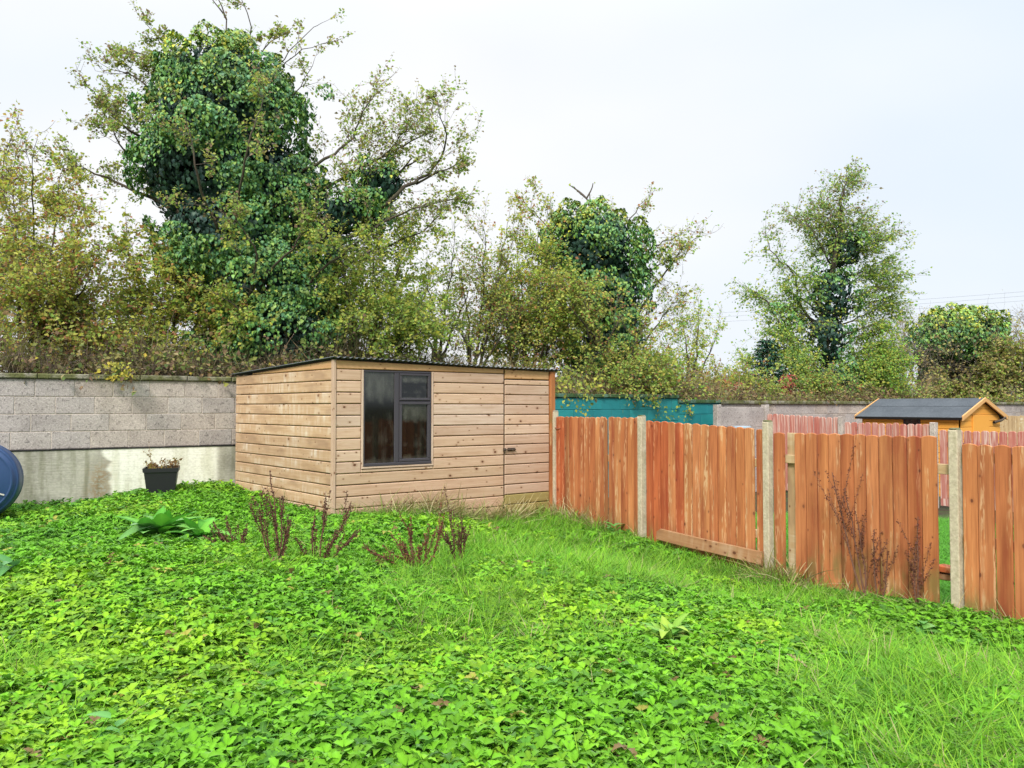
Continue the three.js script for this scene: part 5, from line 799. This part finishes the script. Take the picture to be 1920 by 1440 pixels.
{
  // compound leaves: a stalk carrying three or five toothed leaflets
  const leaflet = (l, w, droop, fold) => leafGeo(l, w, { n: 6, fold, droop, teeth: 1, mid: 1.14, edge: 0.93, w: (t) => Math.pow(Math.sin(Math.PI * Math.pow(Math.min(t, 1), 0.66)), 0.8) });
  const protos = [[5, 0.060, 0.038, 0.35], [3, 0.066, 0.050, 0.3], [7, 0.050, 0.030, 0.5], [3, 0.074, 0.052, 0.45], [7, 0.056, 0.034, 0.3]].map(([n, l, w, droop], i) => {
    const r = rng(1900 + i), gs = [], H = 0.15;
    const st = new Wood(); st.tube([V(0, -0.03, 0), V(0.012, H * 0.5, 0.006), V(0, H, 0)], 0.0016, 0.0012, 3); const sg = st.geo(); sg.deleteAttribute('uv'); sg.setAttribute('color', new THREE.Float32BufferAttribute(new Float32Array(sg.attributes.position.count * 3).fill(0.8), 3)); gs.push(sg);
    for (let k = 0; k < n; k++) { const a = k / n * 6.283 * (n === 3 ? 0.8 : 0.86) + r() * 0.3, s = 0.85 + 0.3 * r(), g = leaflet(l * s * 1.08, w * s, droop * (0.7 + 0.6 * r()), 0.22 + 0.25 * r()); g.rotateX(-Math.PI / 2 + 0.15 + 0.45 * r()); g.translate(0, 0, n === 7 ? -0.02 * (k % 3) : -0.006); g.rotateY(a); g.translate(0, H - (n === 7 ? 0.014 * (k % 3) : 0) + (r() - 0.5) * 0.012, 0); gs.push(g); }
    return mergeGeometries(gs);
  });
  const r = rng(1951), lists = protos.map(() => []), q = new THREE.Quaternion(), e = new THREE.Euler(), N = 540000;
  for (let k = 0; k < N; k++) {
    const z = -2.2 - 9.6 * Math.pow(r(), 0.75), x = (r() * 2 - 1) * (0.68 * -z + 1.4); if (!inGarden(x, z) || !seen(x, z)) continue;
    const g = grassy(x, z), keep = (1 - 0.93 * sstep(0.3, 0.95, g)) * 0.95; if (r() > keep) continue;
    const lump = fbm(x * 1.1 + 5, z * 1.1 + 5, 0, 0, 1802, 3), wallish = clamp(1 - side(WALL, V(x, 0, z)) / 1.1), hh = (0.30 + 1.0 * Math.pow(r(), 0.7)) * (0.6 + 0.9 * lump) * (1 - 0.35 * g) + wallish * 0.30 * r();
    const s = 0.40 + 0.42 * r(), shadeT = fbm(x * 2.3, z * 2.3, 0, 0, 1803, 3);
    e.set((r() - 0.5) * 0.7, r() * 6.283, (r() - 0.5) * 0.7); q.setFromEuler(e);
    const yel = sstep(0.5, 0.8, fbm(x * 0.9 + 60, z * 0.9, 0, 0, 1804, 3) + (r() - 0.5) * 0.4), blue = sstep(-2.2, -4.2, x - 0.12 * z) * 0.35 + wallish * 0.5;
    let c = mix3([0.145, 0.375, 0.012], [0.265, 0.475, 0.016], yel); c = mix3(c, [0.075, 0.28, 0.045], clamp(blue) * 0.5); const kk = 0.68 + 0.6 * r(); c = c.map((v) => v * kk); const odd = r(); if (odd < 0.008) c = [0.36, 0.34, 0.06]; else if (odd < 0.014) c = [0.20, 0.13, 0.05]; else if (odd < 0.12) c = [c[0] * 0.55, c[1] * 0.62, c[2] * 1.6];
    const m = new THREE.Matrix4().compose(V(x, ground(x, z) + 0.15 * (hh * 0.9 - 1) * s * 0.55, z), q, V(s, s * clamp(0.45 + hh * 0.75, 0.4, 1.7), s));
    lists[Math.floor(r() * protos.length)].push({ m, c });
  }
  const g = new THREE.Group(); g.name = 'weed_carpet'; scene.add(g); tag(g, 'bright green carpet of low leafy weeds covering the garden', 'weeds', null, 'stuff');
  protos.forEach((p, i) => scatter('weed_leaves', p, M.leaf, lists[i], g));
  // grass
  const tufts = [0, 1, 2, 3].map((i) => {
    const r2 = rng(2000 + i), gs = [];
    for (let k = 0; k < 9; k++) { const l = 0.11 + 0.15 * r2(), b = leafGeo(l, 0.0072, { n: 4, fold: 0.3, droop: 0.3 + 0.75 * r2(), mid: 1.08, w: (t) => (1 - t * t) * 0.9 + 0.05 }); b.rotateX(-0.1 - 0.55 * r2()); b.rotateZ((r2() - 0.5) * 0.5); b.rotateY(r2() * 6.283); b.translate((r2() - 0.5) * 0.05, -0.01, (r2() - 0.5) * 0.05); gs.push(b); }
    return mergeGeometries(gs);
  });
  const gl = tufts.map(() => []), dry = tufts.map(() => []);
  for (let k = 0; k < 165000; k++) {
    const z = -2.2 - 9.6 * Math.pow(r(), 0.75), x = (r() * 2 - 1) * (0.68 * -z + 1.4); if (!inGarden(x, z) || !seen(x, z)) continue;
    const g2 = grassy(x, z), keep = 0.08 + 0.60 * sstep(0.3, 0.85, g2); if (r() > keep) continue;
    const s = (0.65 + 0.7 * r()) * (0.8 + 0.32 * g2); e.set((r() - 0.5) * 0.5, r() * 6.283, (r() - 0.5) * 0.5); q.setFromEuler(e);
    const kk = 0.7 + 0.6 * r(), t = r(); let c = mix3([0.10, 0.31, 0.016], [0.24, 0.44, 0.022], t).map((v) => v * kk); if (r() < 0.05) c = [0.36, 0.33, 0.15]; c = c.map((v) => v * (0.72 + 0.56 * fbm(x * 3.1 + 11, z * 3.1, 0, 0, 1811, 2)));
    gl[Math.floor(r() * 4)].push({ m: new THREE.Matrix4().compose(V(x, ground(x, z), z), q, V(s, s, s)), c });
  }
  // neighbour's mown grass seen through the gaps
  for (let k = 0; k < 26000; k++) { const a = -1 + 7 * r(), b = -0.1 - 5.6 * r(), p = V(P1.x, 0, P1.z).addScaledVector(FENCE.u, a).add(V(Math.sin(FENCE.a) * b, 0, Math.cos(FENCE.a) * b)); if (side(WALL, p) < 0.3) continue; const s = 0.35 + 0.3 * r(); e.set(0, r() * 6.283, 0); q.setFromEuler(e); const kk = 0.8 + 0.4 * r(); gl[Math.floor(r() * 4)].push({ m: new THREE.Matrix4().compose(V(p.x, ground(p.x, p.z), p.z), q, V(s * 1.4, s, s * 1.4)), c: [0.11 * kk, 0.36 * kk, 0.02 * kk] }); }
  const gg = new THREE.Group(); gg.name = 'grass'; scene.add(gg); tag(gg, 'lush bright green uncut grass growing among the weeds', 'grass', null, 'stuff');
  tufts.forEach((p, i) => scatter('grass_blades', p, M.blade, gl[i], gg));
  // dry grass at the foot of shed and fence
  const dg = new THREE.Group(); dg.name = 'dry_grass'; scene.add(dg); tag(dg, 'straw-coloured dead grass along the foot of shed and fence', 'grass', null, 'stuff');
  const along = (F, x0, x1, n, reach, sc) => { for (let k = 0; k < n; k++) { const x = lerp(x0, x1, r()), z = 0.06 + reach * r() * r(); const w = fbm(x * 2.2 + 8, 1.5, 0, 0, 1805, 2); if (r() > sstep(0.3, 0.7, w)) continue; const p = V(F.o.x, 0, F.o.z).addScaledVector(F.u, x).add(V(Math.sin(F.a) * z, 0, Math.cos(F.a) * z)); const s = sc * (0.6 + 0.8 * r()); e.set((r() - 0.5) * 0.9, r() * 6.283, (r() - 0.5) * 0.9); q.setFromEuler(e); dry[Math.floor(r() * 4)].push({ m: new THREE.Matrix4().compose(V(p.x, ground(p.x, p.z), p.z), q, V(s, s, s)), c: pal(r, [[0.40, 0.32, 0.15], [0.32, 0.26, 0.10], [0.24, 0.28, 0.07], [0.46, 0.40, 0.22]]) }); } };
  along(FRONT, 0.1, 3.25, 420, 0.35, 1.5); along(FRONT, 1.0, 2.6, 320, 0.45, 1.8); along(FENCE, -1.8, 0.1, 300, 0.22, 1.5); along(SIDE, 1.2, 2.8, 70, 0.2, 1.2); along(FENCE, 1.8, 2.3, 160, 0.2, 1.7); along(FENCE, 2.2, 4.4, 120, 0.25, 1.2);
  tufts.forEach((p, i) => scatter('dead_blades', p, M.blade, dry[i], dg));
}
// docks: dead seeding stalks, each plant on its own
function dock(label, seed, base, stalks, group) {
  const r = rng(seed), g = thing('dock_stalks', label, 'weed', base, 0, group), W = new Wood(), S = [];
  for (const [dx, dy, dz, bend] of stalks) {
    const end = V(dx * 1.1, dy * 1.1, dz), pts = []; for (let i = 0; i <= 7; i++) { const t = i / 7; pts.push(end.clone().multiplyScalar(t).add(V(bend * Math.sin(t * Math.PI), 0, 0)).addScaledVector(rv(r), 0.008)); } W.tube(pts, 0.0095, 0.0035, 5);
    const seedAlong = (ps, f0) => { for (let i = 0; i < ps.length - 1; i++) for (let k = 0; k < 7; k++) { const t = (i + k / 7) / (ps.length - 1); if (t < f0 || r() < 0.25) continue; const p = ps[i].clone().lerp(ps[i + 1], k / 7); for (let j = 0; j < 3; j++) S.push({ p: p.clone().addScaledVector(rv(r), 0.012), n: rv(r), t: rv(r), s: 0.012 + 0.009 * r(), c: pal(r, seed === 2104 || seed > 2105 ? [[0.20, 0.065, 0.035], [0.26, 0.10, 0.05], [0.14, 0.05, 0.035]] : [[0.12, 0.05, 0.032], [0.17, 0.07, 0.04], [0.08, 0.035, 0.026]]) }); } };
    seedAlong(pts, 0.35);
    const L = end.length(); for (let k = 0; k < 1 + L * 2.5; k++) { const i = 2 + Math.floor(r() * 4), d = end.clone().normalize().multiplyScalar(1.2).addScaledVector(rv(r), 0.6), l = L * (0.2 + 0.2 * r()), b = [pts[i].clone()]; for (let q = 1; q <= 4; q++) b.push(pts[i].clone().addScaledVector(d, l * q / 4).add(V(0, 0.02 * q * q * 0.2, 0))); W.tube(b, 0.003, 0.0015, 4); seedAlong(b, 0.1); }
  }
  part('stem', W.geo(), M.dockStem, g); scatter('seed_heads', leafGeo(1, 0.9, { n: 2, fold: 0.6, droop: 0.1, mid: 1, edge: 1 }), M.leaf, S, g); return g;
}
dock('tallest dead brown dock plant, its stalk upright before the shed corner', 2101, onGround(520, 1078), [[-0.07, 0.80, 0, 0.03], [0.02, 0.60, 0.02, 0.02], [-0.13, 0.52, 0.03, -0.03], [0.07, 0.46, 0.0, 0.03], [-0.08, 0.42, 0.05, -0.02], [0.05, 0.35, -0.04, 0]]);
dock('spreading dead dock stalks right of the tallest stalk', 2102, onGround(592, 1074), [[0.28, 0.56, 0, 0.02], [0.36, 0.34, 0.02, 0], [-0.02, 0.42, 0, -0.02], [0.16, 0.34, 0.04, 0.02], [-0.16, 0.28, 0, 0], [0.05, 0.5, -0.05, 0.02]]);
dock('low leaning dead dock stalks left of the tallest stalk', 2103, onGround(448, 1048), [[-0.22, 0.32, 0, -0.02], [-0.1, 0.3, 0.02, 0], [0.04, 0.24, 0, 0], [-0.3, 0.2, 0.03, 0]]);
dock('reddish bushy clump of dead dock stalks in the middle of the garden', 2104, onGround(785, 1086), [[-0.06, 0.50, 0, -0.03], [-0.22, 0.36, 0, 0], [-0.46, 0.26, 0.02, 0.02], [0.06, 0.36, 0.04, 0.02], [0.18, 0.46, 0, 0.05], [-0.12, 0.28, 0.05, 0], [-0.34, 0.16, 0.04, 0], [0.02, 0.28, 0.06, 0]]);
dock('thin dead dock stalks right of the reddish clump', 2105, onGround(860, 1076), [[-0.06, 0.54, 0, -0.02], [0.04, 0.40, 0, 0.02], [-0.1, 0.34, 0.02, 0], [0.02, 0.48, 0.03, 0.01]]);
{
  const N = V(Math.sin(FENCE.a), 0, Math.cos(FENCE.a)), fb = (px, off) => { const x = onF(FENCE, px, 1000)[0], p = V(P1.x, 0, P1.z).addScaledVector(FENCE.u, x).addScaledVector(N, off); p.y = ground(p.x, p.z); return p; };
  dock('tall dark red dock stalks leaning left against the middle fence panel', 2106, fb(1640, 0.14), [[-0.18, 1.10, -0.22, -0.02], [-0.10, 0.98, -0.16, 0.01], [-0.04, 0.80, -0.10, 0.02]]);
  dock('short dark dock stalks beside the taller red ones on the fence', 2107, fb(1662, 0.12), [[-0.02, 0.66, -0.03, -0.02], [0.04, 0.5, 0.05, 0.02]]);
  dock('single upright dock stalk before the last boards of the middle panel', 2108, fb(1730, 0.12), [[0.01, 0.80, 0.01, 0.015], [0.0, 0.6, 0.0, -0.01]]);
}
// broad-leaved plants among the weeds, every leaf its own piece
const broadGeo = [0.3, 0.6, 0.9].map((d, i) => leafGeo(1, 0.46, { n: 7, fold: 0.28, droop: d, mid: 1.25, edge: 0.95, w: (t) => Math.pow(Math.sin(Math.PI * Math.pow(t, 0.62)), 0.7) * (1 + 0.06 * Math.sin(t * 23 + i)) }));
function broad(name, label, seed, p, n, size, cols, rise = 0.5) {
  const r = rng(seed), g = thing(name, label, 'weed', p);
  const mats = cols.map((c) => { const m = M.leaf.clone(); m.color = lin(...c); return m; });
  for (let k = 0; k < n; k++) { const a = k * 2.4 + r(), m = part('leaf', broadGeo[k % 3], mats[k % mats.length], g, V((r() - 0.5) * size * 0.6, 0.10 + 0.10 * r(), (r() - 0.5) * size * 0.6)); m.scale.setScalar(size * (0.65 + 0.55 * r())); m.rotation.set(-Math.PI / 2 + rise * (0.5 + r()), 0, 0); m.rotation.order = 'YXZ'; m.rotation.y = a; }
}
const GR = [[0.10, 0.34, 0.035], [0.15, 0.42, 0.04], [0.12, 0.31, 0.06]];
broad('dock_plant', 'large clump of broad green dock leaves left of the dead stalks', 2201, onGround(300, 1030), 34, 0.34, GR, 0.85);
broad('dock_plant', 'broad green dock leaves spreading nearest the tallest dead stalk', 2202, onGround(370, 1035), 20, 0.28, GR, 0.8);
broad('dock_plant', 'pale yellow-green broadleaf plant amid the weeds at right centre', 2203, onGround(1255, 1240), 30, 0.13, [[0.22, 0.40, 0.05], [0.30, 0.44, 0.05], [0.15, 0.36, 0.05]], 0.9);
broad('dock_plant', 'two or three broad pale leaves low in the grass near the right fence', 2204, onGround(1735, 1215), 6, 0.20, [[0.14, 0.34, 0.05], [0.10, 0.30, 0.05]], 0.35);
broad('dock_plant', 'small broadleaf clump in the grass before the first fence panel', 2205, onGround(1150, 1018), 9, 0.17, GR, 0.6);
broad('dock_plant', 'upright grey-green broad leaves at the left edge of the garden', 2206, onGround(6, 1110), 7, 0.22, [[0.09, 0.26, 0.07]], 0.9);
broad('dock_plant', 'dull green leaves at the foot of the red dock stalks by the fence', 2207, onGround(1655, 1128), 14, 0.16, [[0.06, 0.14, 0.03], [0.10, 0.08, 0.03], [0.05, 0.17, 0.03]], 0.9);
broad('dock_plant', 'round broad leaf by itself at the bottom edge of the photo left of centre', 2208, onGround(205, 1428), 4, 0.12, [[0.13, 0.34, 0.08]], 0.3);
// dark ferny bush in the corner between wall and shed
{
  const r = rng(2301), p0 = onGround(412, 918), g = thing('leafy_bush', 'low dark ferny weeds filling the corner between wall and shed', 'weed', p0), L = [], W = new Wood();
  for (let k = 0; k < 90; k++) { const a = (r() - 0.6) * 1.4, b = (r() - 0.35) * 0.8, h = 0.24 + 0.36 * r() * (1 - Math.abs(a) * 0.4); const base = V(a, 0, b * 0.8), wpos = base.clone().add(p0); if (!inGarden(wpos.x, wpos.z)) continue; const top = base.clone().add(V((r() - 0.5) * 0.2, h, 0.1 + 0.15 * r())); W.tube([base, base.clone().lerp(top, 0.5).add(V(0, 0.04, 0)), top], 0.004, 0.002, 3); for (let i = 0; i < 26; i++) L.push({ p: top.clone().add(rv(r).multiply(V(0.13, 0.06, 0.13))), n: rv(r).multiplyScalar(0.5).add(V(0, 1, 0.2)), t: rv(r), s: 0.045 + 0.04 * r(), c: pal(r, [[0.04, 0.16, 0.04], [0.06, 0.21, 0.04], [0.05, 0.13, 0.05]]) }); }
  part('stems', W.geo(), M.twig, g, null, 0, 'stuff'); scatter('leaves', leafHaw, M.leaf, L, g);
}
// dead twiggy plants against the whitewashed plinth
for (const [px, py, hgt, sd, l] of [[246, 905, 0.30, 2401, 'rust-brown dead twiggy plant left of the pot against the plinth'], [190, 905, 0.22, 2402, 'pale dead plant at the brown stain on the plinth'], [292, 880, 0.36, 2403, 'dead flower stalk with flat seed heads behind the pot']]) {
  const p = onGround(px, py + 14), r = rng(sd), g = thing('dead_plant', l, 'weed', p), W = new Wood(), e = [];
  for (let k = 0; k < 7; k++) dryTwig(W, r, V((r() - 0.5) * 0.1, 0, (r() - 0.5) * 0.06), V((r() - 0.5) * 0.9, 1.2, (r() - 0.5) * 0.4), hgt * (0.6 + 0.5 * r()), 0.004, 2, e);
  part('stems', W.geo(), M.dryStem, g); scatter('dead_leaves', flake, M.leaf, e.filter(() => r() < 0.5).map((q) => ({ p: q, n: rv(r), t: rv(r), s: 0.02 + 0.025 * r(), c: sd === 2402 ? [0.34, 0.26, 0.12] : [0.22, 0.10, 0.05] })), g);
}
// seeding grass stems standing above the lawn
{
  const spots = [[642, 1118, 'pale seeding grass stem in the middle foreground grass'], [1540, 1290, 'bleached dead grass stem lying at right centre'], [1560, 1216, 'short bleached grass tip near the right fence grass'], [1340, 1010, 'thin straw stem arching before the loose plank']];
  spots.forEach(([px, py, l], i) => { const r = rng(2500 + i), p = onGround(px, py), g = thing('grass_stem', l, 'grass stem', p), W = new Wood(), lean = [0.04, 0.2, 0.12, 0.14][i], h = [0.24, 0.2, 0.14, 0.3][i], L = []; const pts = [0, 1, 2, 3, 4, 5].map((k) => V(-lean * (k / 5) ** 2, h * k / 5, 0.02 * k / 5)); W.tube(pts, 0.002, 0.0014, 4); for (let k = 0; k < 40; k++) { const t = 0.55 + 0.45 * r(), q = pts[Math.min(4, Math.floor(t * 5))].clone().lerp(pts[Math.min(5, Math.floor(t * 5) + 1)], t * 5 % 1); L.push({ p: q.addScaledVector(rv(r), 0.005), n: rv(r), t: V(-lean, h, 0).addScaledVector(rv(r), 0.2), s: 0.02, c: [0.55, 0.46, 0.27] }); } part('stem', W.geo(), M.paleWood, g); scatter('seed_head', leafThin, M.blade, L, g); });
}

// alike things share a group phrase
const GROUPS = { overhead_wire: 'overhead wires crossing the sky at right', dock_stalks: 'dead seeding dock stalks in the garden', bare_tree: 'thin bare trees at the right', bramble_bush: 'low bramble bushes on the bank', dock_plant: 'broad-leaved dock plants among the weeds', stacked_plank: 'planks lying behind the fence gap', ivy_tree: 'ivy-covered hedgerow trees', hawthorn_shrub: 'hawthorn bushes of the hedgerow', hawthorn_thicket: 'hawthorn thickets at the picture edges', thin_shrub: 'sparse bushes behind the shed', red_shrub: 'red-leaved shrubs on the bank', bramble: 'trailing brambles on the walls', dead_plant: 'dead plants along the plinth', grass_stem: 'bleached seeding grass stems' };
for (const o of scene.children) { const g = GROUPS[o.name.replace(/_\d{3}$/, '')]; if (g) o.userData.group = g; }
renderer.render(scene, camera);
